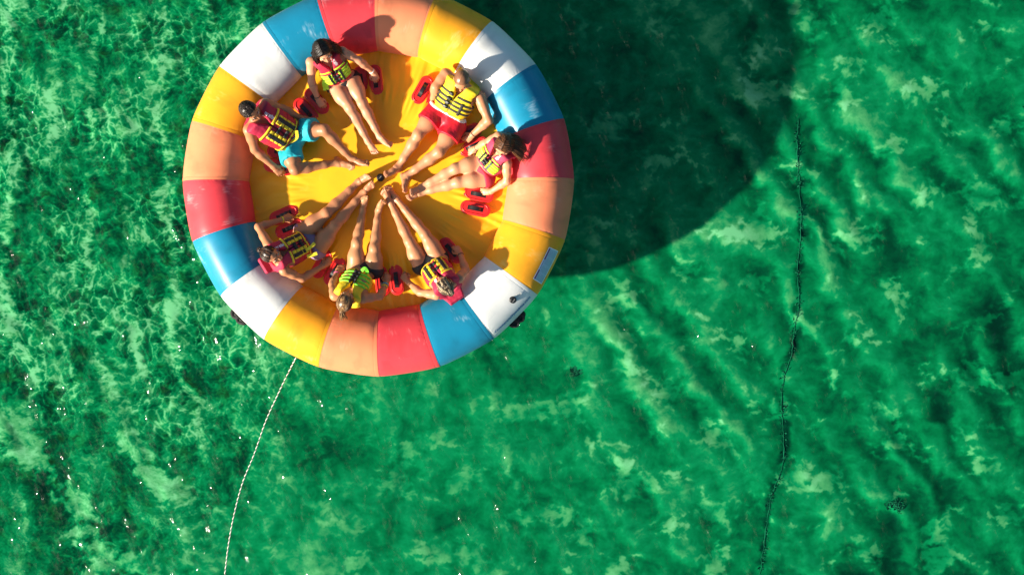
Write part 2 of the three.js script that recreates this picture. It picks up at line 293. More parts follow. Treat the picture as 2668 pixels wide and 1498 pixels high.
const warnTex = canvas(512, 192, (x, w, h) => {
  x.fillStyle = '#f2f2f2'; x.fillRect(0, 0, w, h); x.fillStyle = '#a9bfd0'; x.fillRect(10, 10, w - 20, h - 20);
  x.fillStyle = '#7a3a6e'; x.fillRect(12, 10, 150, 22); x.fillRect(320, 10, 180, 22); x.fillStyle = '#8a5a90'; for (let i = 0; i < 6; i++) x.fillRect(180 + i * 22, 14, 12, 12);
  x.fillStyle = '#7d93a6'; const r = mulberry(9); for (let c = 0; c < 4; c++) for (let l = 0; l < 9; l++) x.fillRect(18 + c * 122, 46 + l * 15, 70 + r() * 40, 4);
});
part('warning_label', ringPatch(122.5 * D2R, 111.5 * D2R, 23 * D2R, 52 * D2R, 0.003), (() => { const m = std({ map: warnTex, roughness: 0.5 }); m.side = THREE.DoubleSide; return m; })(), boat, 'pale blue printed warning label with purple headings');
// black tow straps under the outer edge
for (const [deg, s] of [[135, 1], [-134, 0.9]]) {
  const a = deg * D2R, g = new THREE.Group(); const pos = ringP(a, -0.15, r0 + 0.0, V(0, 0, 0)); g.position.copy(pos); g.rotation.y = -a; g.name = 'tow_strap'; boat.add(g);
  const loop = (x) => tubeGeo([V(x - 0.05, 0.0, 0.03), V(x - 0.045, 0.02, -0.03), V(x, 0.0, -0.062 * s), V(x + 0.045, 0.02, -0.03), V(x + 0.05, 0, 0.03)], 0.017, 18, 7);
  part('webbing_loop', loop(-0.035), webbing, g); part('webbing_loop', loop(0.045), webbing, g);
  part('strap_base', new THREE.CapsuleGeometry(0.05, 0.13, 6, 14).rotateZ(Math.PI / 2).scale(1, 0.8, 0.9).translate(0, -0.02, -0.012), webbing, g);
}
// red pads with black handles, in ten pairs round the floor
const padMat = std({ rgb: [0.70, 0.018, 0.015], roughness: 0.38, clearcoat: 0.3, clearcoatRoughness: 0.25 });
const padShape = (() => { const s = new THREE.Shape(), hw = 0.068, hl = 0.092; s.absarc(0, hl, hw, 0, Math.PI); s.absarc(0, -hl, hw, Math.PI, 2 * Math.PI); s.closePath(); return s; })();
const padGeo = new THREE.ExtrudeGeometry(padShape, { depth: 0.010, bevelEnabled: true, bevelSize: 0.008, bevelThickness: 0.008, bevelSegments: 3, curveSegments: 16 }).rotateX(-Math.PI / 2);
const rimGeo = (() => { const pts = padShape.getPoints(16).map((p) => V(p.x * 0.84, 0.018, -p.y * 0.9)); pts.pop(); return tubeGeo(pts, 0.0065, 72, 6, true); })();
const handleGeo = gridGeo(20, 4, (u, v, q) => { const t = u * 2 - 1, arch = Math.pow(Math.max(0, 1 - Math.pow(Math.abs(t), 2.6)), 0.8); q.set((v - 0.5) * 0.040, 0.020 + 0.045 * arch, t * 0.072); });
const handleMat = std({ rgb: [0.014, 0.012, 0.013], roughness: 0.42 }); handleMat.side = THREE.DoubleSide;
const baseGeo = new THREE.BoxGeometry(0.046, 0.005, 0.17).translate(0, 0.0205, 0);
for (let k = 0; k < 10; k++) for (const s of [-1, 1]) {
  const a = (-6 + 36 * k) * D2R, rho = 1.095, tang = s * 0.080;
  const g = new THREE.Group(); g.name = 'handle_pad';
  const x = rho * Math.sin(a) + tang * Math.cos(a), z = -rho * Math.cos(a) + tang * Math.sin(a);
  g.position.set(x, floorH(Math.hypot(x, z), Math.atan2(x, -z)) + 0.012, z); g.rotation.y = -a; g.rotation.order = 'YXZ'; g.rotation.x = 0.06 + 0.05 * (rnd() - 0.5); g.rotation.z = 0.05 * s;
  boat.add(g);
  part('pad', padGeo, padMat, g); part('pad_rim', rimGeo, padMat, g); part('handle', handleGeo, handleMat, g); part('handle_base', baseGeo, handleMat, g);
}

// ------------------------------------------------------------------ distance-field modelling for people
const smin = (a, b, k) => { const h = Math.max(k - Math.abs(a - b), 0) / k; return Math.min(a, b) - h * h * k * 0.25; };
const smax = (a, b, k) => -smin(-a, -b, k);
const cone = (a, b, ra, rb) => { const ax = a.x, ay = a.y, az = a.z, bx = b.x - ax, by = b.y - ay, bz = b.z - az, l = 1 / (bx * bx + by * by + bz * bz + 1e-9); return (x, y, z) => { const px = x - ax, py = y - ay, pz = z - az, t = clamp((px * bx + py * by + pz * bz) * l, 0, 1), dx = px - bx * t, dy = py - by * t, dz = pz - bz * t; return Math.sqrt(dx * dx + dy * dy + dz * dz) - ra - (rb - ra) * t; }; };
const ball = (c, r) => (x, y, z) => Math.hypot(x - c.x, y - c.y, z - c.z) - r;
const ellip = (cx, cy, cz, a, b, c) => (x, y, z) => { const px = (x - cx) / a, py = (y - cy) / b, pz = (z - cz) / c, k0 = Math.sqrt(px * px + py * py + pz * pz), qx = px / a, qy = py / b, qz = pz / c, k1 = Math.sqrt(qx * qx + qy * qy + qz * qz); return k1 < 1e-6 ? -Math.min(a, b, c) : k0 * (k0 - 1) / k1; };
const blend = (k, ...f) => (x, y, z) => { let d = f[0](x, y, z); for (let i = 1; i < f.length; i++) d = smin(d, f[i](x, y, z), k); return d; };
function netMesh(f, lo, hi, cell, colorAt) { // surface nets, blocks far from the surface skipped
  const B = 4, nb = [0, 1, 2].map((i) => Math.max(1, Math.ceil((hi.getComponent(i) - lo.getComponent(i)) / cell / B))), n = nb.map((b) => b * B + 1);
  const [nx, ny, nz] = n, F = new Float32Array(nx * ny * nz).fill(NaN), at = (i, j, k) => (k * ny + j) * nx + i, hb = B * cell / 2, diag = hb * 1.75;
  for (let K = 0; K < nb[2]; K++) for (let J = 0; J < nb[1]; J++) for (let I = 0; I < nb[0]; I++) {
    const cx = lo.x + (I * B) * cell + hb, cy = lo.y + (J * B) * cell + hb, cz = lo.z + (K * B) * cell + hb, d = f(cx, cy, cz), far = Math.abs(d) > diag * 1.5 + 0.01;
    for (let k = K * B; k <= K * B + B; k++) for (let j = J * B; j <= J * B + B; j++) for (let i = I * B; i <= I * B + B; i++) { const o = at(i, j, k); if (far) { if (F[o] !== F[o]) F[o] = d; } else if (F[o] !== F[o] || Math.abs(F[o]) > diag) F[o] = f(lo.x + i * cell, lo.y + j * cell, lo.z + k * cell); }
  }
  const id = new Int32Array(nx * ny * nz).fill(-1), pos = [], idx = [];
  const E = [[0, 1], [2, 3], [4, 5], [6, 7], [0, 2], [1, 3], [4, 6], [5, 7], [0, 4], [1, 5], [2, 6], [3, 7]], c8 = new Float32Array(8);
  for (let k = 0; k < nz - 1; k++) for (let j = 0; j < ny - 1; j++) for (let i = 0; i < nx - 1; i++) {
    let m = 0; for (let c = 0; c < 8; c++) { c8[c] = F[at(i + (c & 1), j + (c >> 1 & 1), k + (c >> 2))]; if (c8[c] < 0) m |= 1 << c; }
    if (m === 0 || m === 255) continue;
    let x = 0, y = 0, z = 0, cnt = 0;
    for (const [a, b] of E) if ((m >> a & 1) !== (m >> b & 1)) { const t = c8[a] / (c8[a] - c8[b]); x += mix(a & 1, b & 1, t); y += mix(a >> 1 & 1, b >> 1 & 1, t); z += mix(a >> 2, b >> 2, t); cnt++; }
    id[at(i, j, k)] = pos.length / 3; pos.push(lo.x + (i + x / cnt) * cell, lo.y + (j + y / cnt) * cell, lo.z + (k + z / cnt) * cell);
  }
  const quad = (a, b, c, d, fl) => { if (a < 0 || b < 0 || c < 0 || d < 0) return; fl ? idx.push(a, c, b, a, d, c) : idx.push(a, b, c, a, c, d); };
  for (let k = 1; k < nz - 1; k++) for (let j = 1; j < ny - 1; j++) for (let i = 1; i < nx - 1; i++) {
    const s = F[at(i, j, k)] < 0;
    if (s !== F[at(i + 1, j, k)] < 0) quad(id[at(i, j - 1, k - 1)], id[at(i, j, k - 1)], id[at(i, j, k)], id[at(i, j - 1, k)], !s);
    if (s !== F[at(i, j + 1, k)] < 0) quad(id[at(i - 1, j, k - 1)], id[at(i - 1, j, k)], id[at(i, j, k)], id[at(i, j, k - 1)], !s);
    if (s !== F[at(i, j, k + 1)] < 0) quad(id[at(i - 1, j - 1, k)], id[at(i, j - 1, k)], id[at(i, j, k)], id[at(i - 1, j, k)], !s);
  }
  const g = new THREE.BufferGeometry();
  g.setAttribute('position', new THREE.Float32BufferAttribute(pos, 3)); g.setIndex(idx); g.computeVertexNormals();
  if (colorAt) { const col = new Float32Array(pos.length), c = [0, 0, 0]; for (let i = 0; i < pos.length; i += 3) { colorAt(pos[i], pos[i + 1], pos[i + 2], c); col.set(c, i); } g.setAttribute('color', new THREE.BufferAttribute(col, 3)); }
  return g;
}
function boxOf(pts, pad) { const b = new THREE.Box3().setFromPoints(pts).expandByScalar(pad); return [b.min, b.max]; }
function basis(x, y, z, o) { return new THREE.Matrix4().makeBasis(x, y, z).setPosition(o); }
const vmat = (o) => std({ vertexColors: true, ...o });
const skinMat = vmat({ roughness: 0.42, specularIntensity: 0.7 }), hairMat = vmat({ roughness: 0.38, specularIntensity: 0.8 }), clothMat = vmat({ roughness: 0.72 }), wetCloth = vmat({ roughness: 0.5 });
const flat = {}; function dye(rgb, rough = 0.65) { const k = rgb.join() + rough; if (!flat[k]) { flat[k] = std({ rgb, roughness: rough }); flat[k].side = THREE.DoubleSide; } return flat[k]; }
const RED = [0.55, 0.012, 0.03], PINK = [0.62, 0.04, 0.10], YEL = [0.85, 0.62, 0.02], LIME = [0.5, 0.78, 0.03], BLACK = [0.012, 0.012, 0.012], GREEN = [0.2, 0.75, 0.03];
const logoTex = canvas(256, 80, (x, w, h) => { x.clearRect(0, 0, w, h); x.fillStyle = '#ffffff'; x.textBaseline = 'middle'; x.font = '900 62px sans-serif'; x.save(); x.scale(0.85, 1); x.fillText('AQUA', 4, h / 2); x.restore(); x.font = 'italic 700 60px serif'; x.fillText('Ski', 166, h / 2); });
const logoMat = std({ map: logoTex, transparent: true, roughness: 0.6 }); logoMat.side = THREE.DoubleSide;

function handGeo(wrist, tip, side, male, color, curl = 1) { // a hand closed over a handle; side: unit vector towards the thumb
  const d = tip.clone().sub(wrist).normalize(), s = side.clone().addScaledVector(d, -side.dot(d)).normalize(), n = d.clone().cross(s); if (n.y > 0) n.negate(); // n: palm side, down
  const k = male ? 1.1 : 1.0, at = (a, b, c) => wrist.clone().addScaledVector(d, a * k).addScaledVector(s, b * k).addScaledVector(n, c * k);
  const palm = blend(0.02, cone(at(0, 0, 0), at(0.03, 0, 0), 0.024 * k, 0.026 * k), cone(at(0.03, 0.018, 0), at(0.085, 0.026, -0.004), 0.016 * k, 0.013 * k), cone(at(0.03, 0, 0), at(0.09, 0.006, -0.006), 0.018 * k, 0.013 * k), cone(at(0.03, -0.016, 0), at(0.085, -0.014, -0.003), 0.016 * k, 0.012 * k), cone(at(0.03, -0.02, 0), at(0.075, -0.03, 0), 0.014 * k, 0.011 * k));
  const fs = [];
  [[0.028, 0.086, 1], [0.009, 0.091, 1.08], [-0.011, 0.087, 1.0], [-0.030, 0.077, 0.82]].forEach(([b, a, l], i) => {
    let p = at(a, b, -0.003), ang = (25 + 6 * i) * D2R * curl; const q = [p];
    for (const len of [0.040 * l, 0.026 * l, 0.020 * l]) { p = p.clone().addScaledVector(d, Math.cos(ang) * len * k).addScaledVector(n, Math.sin(ang) * len * k).addScaledVector(s, b * 0.12 * len); q.push(p); ang += 62 * D2R * curl; }
    fs.push(blend(0.004, cone(q[0], q[1], 0.0098 * k, 0.0088 * k), cone(q[1], q[2], 0.0088 * k, 0.008 * k), cone(q[2], q[3], 0.008 * k, 0.0068 * k)));
  });
  const t0 = at(0.022, 0.026, 0.006), t1 = at(0.055, 0.052, 0.014), t2 = at(0.082, 0.05, 0.022), t3 = at(0.102, 0.04, 0.026);
  const thumb = blend(0.006, cone(t0, t1, 0.014 * k, 0.0115 * k), cone(t1, t2, 0.0108 * k, 0.0095 * k), cone(t2, t3, 0.0095 * k, 0.0075 * k));
  const f = (x, y, z) => { let v = fs[0](x, y, z); for (let i = 1; i < 4; i++) v = Math.min(v, fs[i](x, y, z)); return smin(smin(palm(x, y, z), v, 0.008), thumb(x, y, z), 0.010); };
  const [lo, hi] = boxOf([at(0, 0, 0), at(0.14, 0.05, 0.06), at(0.14, -0.05, -0.03), at(0, 0.07, 0), at(0.05, 0.07, 0.05)], 0.035);
  return netMesh(f, lo, hi, 0.0042, color);
}
function footGeo(ankle, toe, shinDir, sideIn, color, male) { // sideIn: unit vector towards the big toe
  const k = male ? 1.12 : 1, d = toe.clone().sub(ankle).normalize(), up = shinDir.clone().negate().addScaledVector(d, shinDir.dot(d)).normalize(); // up: towards the shin
  const s = sideIn.clone().addScaledVector(d, -sideIn.dot(d)).addScaledVector(up, -sideIn.dot(up)).normalize(), L = toe.distanceTo(ankle);
  const at = (a, b, c) => ankle.clone().addScaledVector(d, a * L).addScaledVector(s, b * k).addScaledVector(up, c * k);
  const body = blend(0.022, cone(at(-0.12, 0, -0.045), at(0.2, 0, -0.035), 0.030 * k, 0.028 * k), cone(at(0, 0, 0), at(0.45, 0.008, -0.018), 0.034 * k, 0.025 * k), cone(at(0.4, 0.018, -0.025), at(0.74, 0.026, -0.030), 0.022 * k, 0.017 * k), cone(at(0.35, -0.014, -0.032), at(0.68, -0.022, -0.034), 0.020 * k, 0.014 * k), cone(at(0.4, 0, -0.02), at(0.72, 0.004, -0.028), 0.022 * k, 0.015 * k));
  const toes = [[0.028, 0.75, 1.0, 0.0125], [0.010, 0.76, 1.01, 0.0092], [-0.004, 0.74, 0.97, 0.0088], [-0.017, 0.71, 0.92, 0.0082], [-0.029, 0.66, 0.85, 0.0078]].map(([b, a0, a1, r]) => blend(0.004, cone(at(a0, b, -0.030), at(mix(a0, a1, 0.6), b * 1.08, -0.024), r * k, r * 0.92 * k), cone(at(mix(a0, a1, 0.6), b * 1.08, -0.024), at(a1, b * 1.1, -0.032), r * 0.95 * k, r * 0.85 * k)));
  const f = (x, y, z) => { let v = 9; for (const t of toes) v = Math.min(v, t(x, y, z)); return smin(body(x, y, z), v, 0.006); };
  const [lo, hi] = boxOf([at(-0.2, 0, -0.06), at(1.05, 0.04, -0.04), at(1.05, -0.04, -0.04), at(0, 0, 0.04)], 0.045);
  return netMesh(f, lo, hi, 0.0048, color);
}

function person(o) {
  const male = !!o.male, root = thing('person', o.label, 'person', 'people sitting in the inflatable boat'), r = mulberry(o.seed);
  const yS = o.yS ?? 0.76, yH = 0.43;
  const sh = o.arms.map((a) => P(a.sh[0], a.sh[1], yS)), hip = o.legs.map((l) => P(l.hip[0], l.hip[1], yH));
  const shM = sh[0].clone().add(sh[1]).multiplyScalar(0.5); sh.forEach((s) => s.lerp(shM, 0.10));
  const hipM = hip[0].clone().add(hip[1]).multiplyScalar(0.5);
  const U = shM.clone().sub(hipM).normalize(), L = shM.distanceTo(hipM);
  let Rv = sh[0].clone().sub(sh[1]).add(hip[0].clone().sub(hip[1]).multiplyScalar(0.6)); Rv.addScaledVector(U, -Rv.dot(U)).normalize();
  let Fv = Rv.clone().cross(U); if (Fv.y < 0) { Rv.negate(); Fv.negate(); }
  const M = basis(Rv, U, Fv, shM), Mi = M.clone().invert(), loc = (x, y, z) => V(x, y, z).applyMatrix4(M);
  const [tr, tg, tb] = o.skin;
  const skinAt = (x, y, z, c) => { const n = 1 + 0.10 * n2(x * 9 + z * 5, y * 9) + 0.05 * n2(x * 40, z * 40 + y * 31); c[0] = tr * n; c[1] = tg * n * (0.99 + 0.05 * n2(x * 14, z * 14)); c[2] = tb * n; };
  // body
  const groups = [], pts = [];
  const g1 = male ? 1.13 : 1;
  const wid = male ? 0.082 : 0.062;
  const torso = blend(0.05,
    cone(hip[0].clone().lerp(hipM, 0.15), hip[1].clone().lerp(hipM, 0.15), 0.092, 0.092), cone(loc(0, -L + 0.02, -0.03), loc(0, -L * 0.6, -0.015), 0.1, 0.088 * g1),
    cone(loc(wid * 0.7, -L * 0.6, -0.01), loc(wid, -0.14, 0), 0.075 * g1, 0.085 * g1), cone(loc(-wid * 0.7, -L * 0.6, -0.01), loc(-wid, -0.14, 0), 0.075 * g1, 0.085 * g1),
    cone(loc(wid, -0.14, 0), loc(wid, -0.05, 0), 0.085 * g1, 0.06 * g1), cone(loc(-wid, -0.14, 0), loc(-wid, -0.05, 0), 0.085 * g1, 0.06 * g1), cone(sh[0], sh[1], 0.05 * g1, 0.05 * g1));
  const head = P(o.head[0], o.head[1], o.head[2] ?? yS + 0.215);
  // head frame
  const fh = V(o.face[0], 0, o.face[1]).normalize(), pit = (o.pitch ?? 10) * D2R, hF = fh.clone().multiplyScalar(Math.cos(pit)).add(V(0, Math.sin(pit), 0)), hU = fh.clone().multiplyScalar(-Math.sin(pit)).add(V(0, Math.cos(pit), 0));
  const roll = (o.roll ?? 0) * D2R, hR0 = hU.clone().cross(hF), hR = hR0.clone().multiplyScalar(Math.cos(roll)).addScaledVector(hU, Math.sin(roll)), hU2 = hF.clone().cross(hR);
  const hs = (male ? 1.06 : 1.0), HM = basis(hR.clone().multiplyScalar(hs), hU2.clone().multiplyScalar(hs), hF.clone().multiplyScalar(hs), head);
  const nk = V(0, -0.075, -0.02).applyMatrix4(HM);
  groups.push(torso, cone(loc(0, -0.02, -0.02), nk, 0.052 * g1, 0.047 * g1));
  const bust = male ? null : [ball(loc(0.075, -0.19, 0.075), 0.062), ball(loc(-0.075, -0.19, 0.075), 0.062)];
  if (bust) groups.push(...bust);
  const body1 = blend(0.045, ...groups);
  const limbs = [], thighs = [];
  const extra = [];
  o.arms.forEach((a, i) => {
    const el = P(a.el[0], a.el[1], a.el[2] ?? 0.58), wr = P(a.wr[0], a.wr[1], a.wr[2] ?? 0.43), ha = P(a.hand[0], a.hand[1], a.hand[2] ?? 0.385), q = male ? 1.3 : 1.07;
    const dl = el.clone().sub(sh[i]).normalize(), mid = sh[i].clone().lerp(el, 0.45), fm = el.clone().lerp(wr, 0.28);
    limbs.push(blend(0.03, cone(sh[i], mid, 0.051 * q, 0.042 * q), cone(mid, el, 0.041 * q, 0.035 * q), cone(el, fm, 0.035 * q, 0.037 * q), cone(fm, wr, 0.037 * q, 0.0245 * q), cone(wr, wr.clone().lerp(ha, 0.25), 0.0245 * q, 0.022 * q)));
    pts.push(el, wr);
    const thumbSide = hipM.clone().sub(wr).setY(0).normalize().multiplyScalar(a.thumb ?? 1);
    extra.push(handGeo(wr, ha, thumbSide, male, skinAt, a.curl ?? 1)); a.W = wr; a.E = el;
    if (a.bands) for (const [t, rgb, w] of a.bands) {
      const onU = t < 0, p = onU ? sh[i].clone().lerp(el, 1 + t) : el.clone().lerp(wr, t), ax = (onU ? el.clone().sub(sh[i]) : wr.clone().sub(el)).normalize(), rad = (onU ? 0.043 : mix(0.040, 0.027, t)) * q + 0.001;
      const tg2 = new THREE.TorusGeometry(rad, w, 7, 22).scale(1, 1, 1.8); tg2.applyQuaternion(new THREE.Quaternion().setFromUnitVectors(V(0, 0, 1), ax)); tg2.translate(p.x, p.y, p.z); part('bracelet', tg2, dye(rgb, 0.5), root);
    }
  });
  o.legs.forEach((l, i) => {
    const q = male ? 1.13 : (o.leg ?? 1.07), kn = P(l.knee[0], l.knee[1], l.knee[2] ?? 0.49), an = P(l.ankle[0], l.ankle[1], l.ankle[2] ?? 0.385);
    const t0 = P(l.toe[0], l.toe[1], 0.4), hd = Math.hypot(t0.x - an.x, t0.z - an.z), fl = male ? 0.205 : 0.182, dy = Math.sqrt(Math.max(0.0006, fl * fl - hd * hd)), toe = P(l.toe[0], l.toe[1], Math.max(0.345, an.y - 0.012 + Math.min(dy, 0.16) * (l.flat ?? 1)));
    const sd = an.clone().sub(kn).normalize(), down = V(0, -1, 0).addScaledVector(sd, sd.y).normalize(), calf = kn.clone().lerp(an, 0.30).addScaledVector(down, 0.014);
    const td = kn.clone().sub(hip[i]).normalize(), tm = hip[i].clone().lerp(kn, 0.5).addScaledVector(V(0, 1, 0).addScaledVector(td, -td.y), 0.008);
    const th = blend(0.04, cone(hip[i], tm, 0.092 * q, 0.078 * q), cone(tm, kn, 0.078 * q, 0.052 * q)); thighs.push(th);
    limbs.push(blend(0.028, th, cone(kn, calf, 0.051 * q, 0.053 * q), cone(calf, kn.clone().lerp(an, 0.72), 0.053 * q, 0.036 * q), cone(kn.clone().lerp(an, 0.72), an, 0.036 * q, 0.031 * q), ball(kn.clone().addScaledVector(V(0, 1, 0).addScaledVector(sd, -sd.y), 0.012), 0.046 * q), cone(an, an.clone().lerp(toe, 0.2), 0.032 * q, 0.03 * q)));
    pts.push(kn, an);
    const mid = V(0, 0, 0); const other = o.legs[1 - i], inner = P(other.ankle[0], other.ankle[1], 0.385).sub(an).setY(0).normalize();
    extra.push(footGeo(an, toe, sd, l.inner ? V(l.inner[0], 0, l.inner[1]) : inner, skinAt, male));
    if (l.band) { const p = kn.clone().lerp(an, 0.94), tg2 = new THREE.TorusGeometry(0.034, 0.003, 6, 22).scale(1, 1, 1.8); tg2.applyQuaternion(new THREE.Quaternion().setFromUnitVectors(V(0, 0, 1), sd)); tg2.translate(p.x, p.y, p.z); part('anklet', tg2, dye(l.band, 0.5), root); }
  });
  const field = (x, y, z) => { let d = body1(x, y, z); for (let i = 0; i < limbs.length; i++) d = smin(d, limbs[i](x, y, z), i < 2 ? 0.02 : 0.022); return d; };
  const [lo, hi] = boxOf([...pts, ...sh, ...hip, nk, loc(0, 0, 0)], 0.14);
  const bodyGeo = netMesh(field, lo, hi, 0.0105, skinAt);
  // head with face
  {
    const hf0 = blend(0.022, ellip(0, 0.025, -0.012, 0.073, 0.088, 0.092), ellip(0, -0.045, 0.028, 0.054, 0.062, 0.058), ellip(0, -0.085, 0.052, 0.026, 0.02, 0.022));
    const hf1 = blend(0.012, hf0, cone(V(0, 0.005, 0.082), V(0, -0.032, 0.100), 0.009, 0.013), cone(V(-0.03, 0.022, 0.076), V(0.03, 0.022, 0.076), 0.010, 0.010), cone(V(-0.016, -0.062, 0.079), V(0.016, -0.062, 0.079), 0.008, 0.008), ball(V(0.05, -0.022, 0.055), 0.018), ball(V(-0.05, -0.022, 0.055), 0.018));
    const eyeL = ball(V(0.032, 0.002, 0.094), 0.017), eyeR = ball(V(-0.032, 0.002, 0.094), 0.017), earL = ellip(0.075, -0.008, -0.008, 0.010, 0.030, 0.018), earR = ellip(-0.075, -0.008, -0.008, 0.010, 0.030, 0.018), ballL = ball(V(0.032, 0.002, 0.072), 0.013), ballR = ball(V(-0.032, 0.002, 0.072), 0.013);
    const nkL = cone(V(0, -0.05, -0.025), V(0, -0.11, -0.03), 0.046, 0.047);
    const hfun = (x, y, z) => { let d = hf1(x, y, z); d = smax(d, -Math.min(eyeL(x, y, z), eyeR(x, y, z)), 0.012); d = Math.min(d, ballL(x, y, z), ballR(x, y, z)); d = smin(d, Math.min(earL(x, y, z), earR(x, y, z)), 0.006); return smin(d, nkL(x, y, z), 0.02); };
    const hc = o.hair.rgb;
    const hg = netMesh(hfun, V(-0.1, -0.16, -0.13), V(0.1, 0.13, 0.13), 0.0045, (x, y, z, c) => {
      skinAt(x, y, z, c);
      const eye = Math.min(Math.hypot(x - 0.032, y - 0.002), Math.hypot(x + 0.032, y - 0.002));
      if (z > 0.07) {
        if (eye < 0.013 && Math.abs(y - 0.002) < 0.0065) { const ir = eye < 0.0058; c[0] = ir ? 0.02 : 0.62; c[1] = ir ? 0.015 : 0.58; c[2] = ir ? 0.012 : 0.54; }
        if (Math.abs(y - 0.027 + Math.abs(Math.abs(x) - 0.03) * 0.12) < 0.0045 && Math.abs(x) > 0.013 && Math.abs(x) < 0.050) { c[0] = hc[0] * 1.2; c[1] = hc[1] * 1.2; c[2] = hc[2] * 1.2; }
        if (Math.abs(x) < 0.024 && Math.abs(y + 0.063) < 0.0095 - Math.abs(x) * 0.2) { if (o.smile && Math.abs(y + 0.063) < 0.004) { c[0] = c[1] = c[2] = 0.75; } else { c[0] = tr * 1.0; c[1] = tg * 0.55; c[2] = tb * 0.6; } }
        if (o.smile && Math.hypot(x, y + 0.06) < 0.02) c[0] *= 1;
      }
      if (o.beard && y < -0.03 && z > -0.02 && !(Math.abs(x) < 0.024 && Math.abs(y + 0.063) < 0.009)) { for (let i = 0; i < 3; i++) c[i] = mix(c[i], hc[i] * 1.6, 0.45); }
    });
    extra.push(hg.applyMatrix4(HM));
  }
  for (const e of [bodyGeo, ...extra]) { e.deleteAttribute('uv'); }
  part('body', mergeGeometries([bodyGeo, ...extra]), skinMat, root);

  // hair: a cap on the skull and many strands
  {
    const h = o.hair, geos = [], capE = ellip(0, 0.028, -0.016, 0.080 + (h.thick ?? 0), 0.094 + (h.thick ?? 0), 0.098 + (h.thick ?? 0));
    const th = h.line ?? 0.03, cap = (x, y, z) => smax(capE(x, y, z) + 0.003 * n2(x * 60 + z * 20, y * 60), smax(-0.5 * y + 0.87 * z - th, -(y + 0.075) , 0.02), 0.014);
    const tone = (n, c) => { const k = h.streak ? sstep(0.0, 0.35, n) : 0; for (let i = 0; i < 3; i++) c[i] = mix(h.rgb[i] * (1 + 0.5 * n), (h.streak ?? h.rgb)[i], k); };
    geos.push(netMesh(cap, V(-0.12, -0.12, -0.14), V(0.12, 0.15, 0.12), 0.005, (x, y, z, c) => { if (h.buzz) { const k = clamp(0.66 + 0.22 * n2(x * 230, z * 230 + y * 150) + 0.25 * n2(x * 22, z * 22) + (y < 0.07 ? 0.25 : -0.06), 0, 1); for (let i = 0; i < 3; i++) c[i] = mix(o.skin[i] * 0.85, h.rgb[i], k); } else tone(n2(x * 45, z * 45 + y * 20), c); }).applyMatrix4(HM));
    const strand = (pp, rad, n) => { const t = tubeGeo(pp, (s) => rad * (1 - 0.75 * Math.pow(s, 2.5)), 10, 4), col = new Float32Array(t.attributes.position.count * 3), c = [0, 0, 0]; tone(n, c); for (let i = 0; i < col.length; i += 3) col.set(c, i); t.setAttribute('color', new THREE.BufferAttribute(col, 3)); t.deleteAttribute('uv'); geos.push(t); };
    const scalp = (az, el2, lift) => V(Math.sin(az) * Math.sin(el2) * (0.080 + lift), 0.028 + Math.cos(el2) * (0.094 + lift), -0.016 - Math.cos(az) * Math.sin(el2) * (0.098 + lift)); // az 0 = back of the head
    const flow = h.flow ? V(...h.flow) : V(0, -1, 0);
    if (h.style === 'long') for (let i = 0; i < 420; i++) { // parted in the middle, falling to both sides
      const sg = i & 1 ? 1 : -1, e0 = -0.80 + 1.5 * r(), dir = (az, el2) => V(Math.sin(az) * Math.sin(el2), Math.cos(el2), -Math.cos(az) * Math.sin(el2)), pp = [], lift = (h.thick ?? 0) + 0.002 + r() * 0.013;
      const root0 = e0 < 0 ? dir(Math.PI, -e0) : dir(0, e0), az1 = sg * (e0 < -0.2 ? 1.9 - 0.5 * r() : 1.5 - 1.5 * clamp((e0 + 0.2) / 0.9 + 0.3 * (r() - 0.5), 0, 1)), end = dir(az1, 1.5 + r() * 0.35);
      root0.x += sg * 0.04; root0.normalize();
      for (let s = 0; s <= 5; s++) { const q = root0.clone().lerp(end, s / 5).normalize(), lf = lift + 0.003 * Math.sin(s * 1.7 + i); pp.push(V(q.x * (0.080 + lf), 0.028 + q.y * (0.094 + lf), -0.016 + q.z * (0.098 + lf)).applyMatrix4(HM)); }
      let p = pp[5].clone(); const len = h.len * (0.65 + 0.6 * r()), out = pp[5].clone().sub(head).setY(0).normalize(), j = V(r() - 0.5, 0, r() - 0.5).multiplyScalar(0.6), curl = Math.floor(r() * 9) * 0.7 + 0.3 * r();
      for (let s = 1; s <= 4; s++) { p = p.clone().addScaledVector(flow, len / 4).addScaledVector(out, 0.014 * (2.5 - s * 0.7)).addScaledVector(j, len / 9 * s * 0.5); p.x += 0.010 * Math.sin(curl + s * 2.1); p.z += 0.010 * Math.cos(curl + s * 2.1); pp.push(p); }
      strand(pp, 0.0030 + 0.0016 * r(), n2(i * 0.71, 3.1) * 1.1);
    }
    if (h.style === 'tied') { // combed back into a knot
      const kn = V(...h.knot);
      for (let i = 0; i < 150; i++) {
        const az = (r() * 2 - 1) * 2.55, pp = [], el0 = 1.0 + r() * 0.45, a = scalp(az, Math.abs(az) > 1.9 ? el0 * 0.88 : el0 + 0.35, 0.003 + r() * 0.003), kd = kn.clone().sub(V(0, 0.028, -0.016)).normalize();
        for (let s = 0; s <= 4; s++) { const q = a.clone().sub(V(0, 0.028, -0.016)).normalize().lerp(kd, s / 4 * 0.93).normalize(), lift = 0.002 + 0.003 * r(); pp.push(V(q.x * (0.080 + lift), 0.028 + q.y * (0.094 + lift), -0.016 + q.z * (0.098 + lift)).applyMatrix4(HM)); }
        strand(pp, 0.0034 + 0.002 * r(), n2(i * 0.37, 8.3) * 1.2);
      }
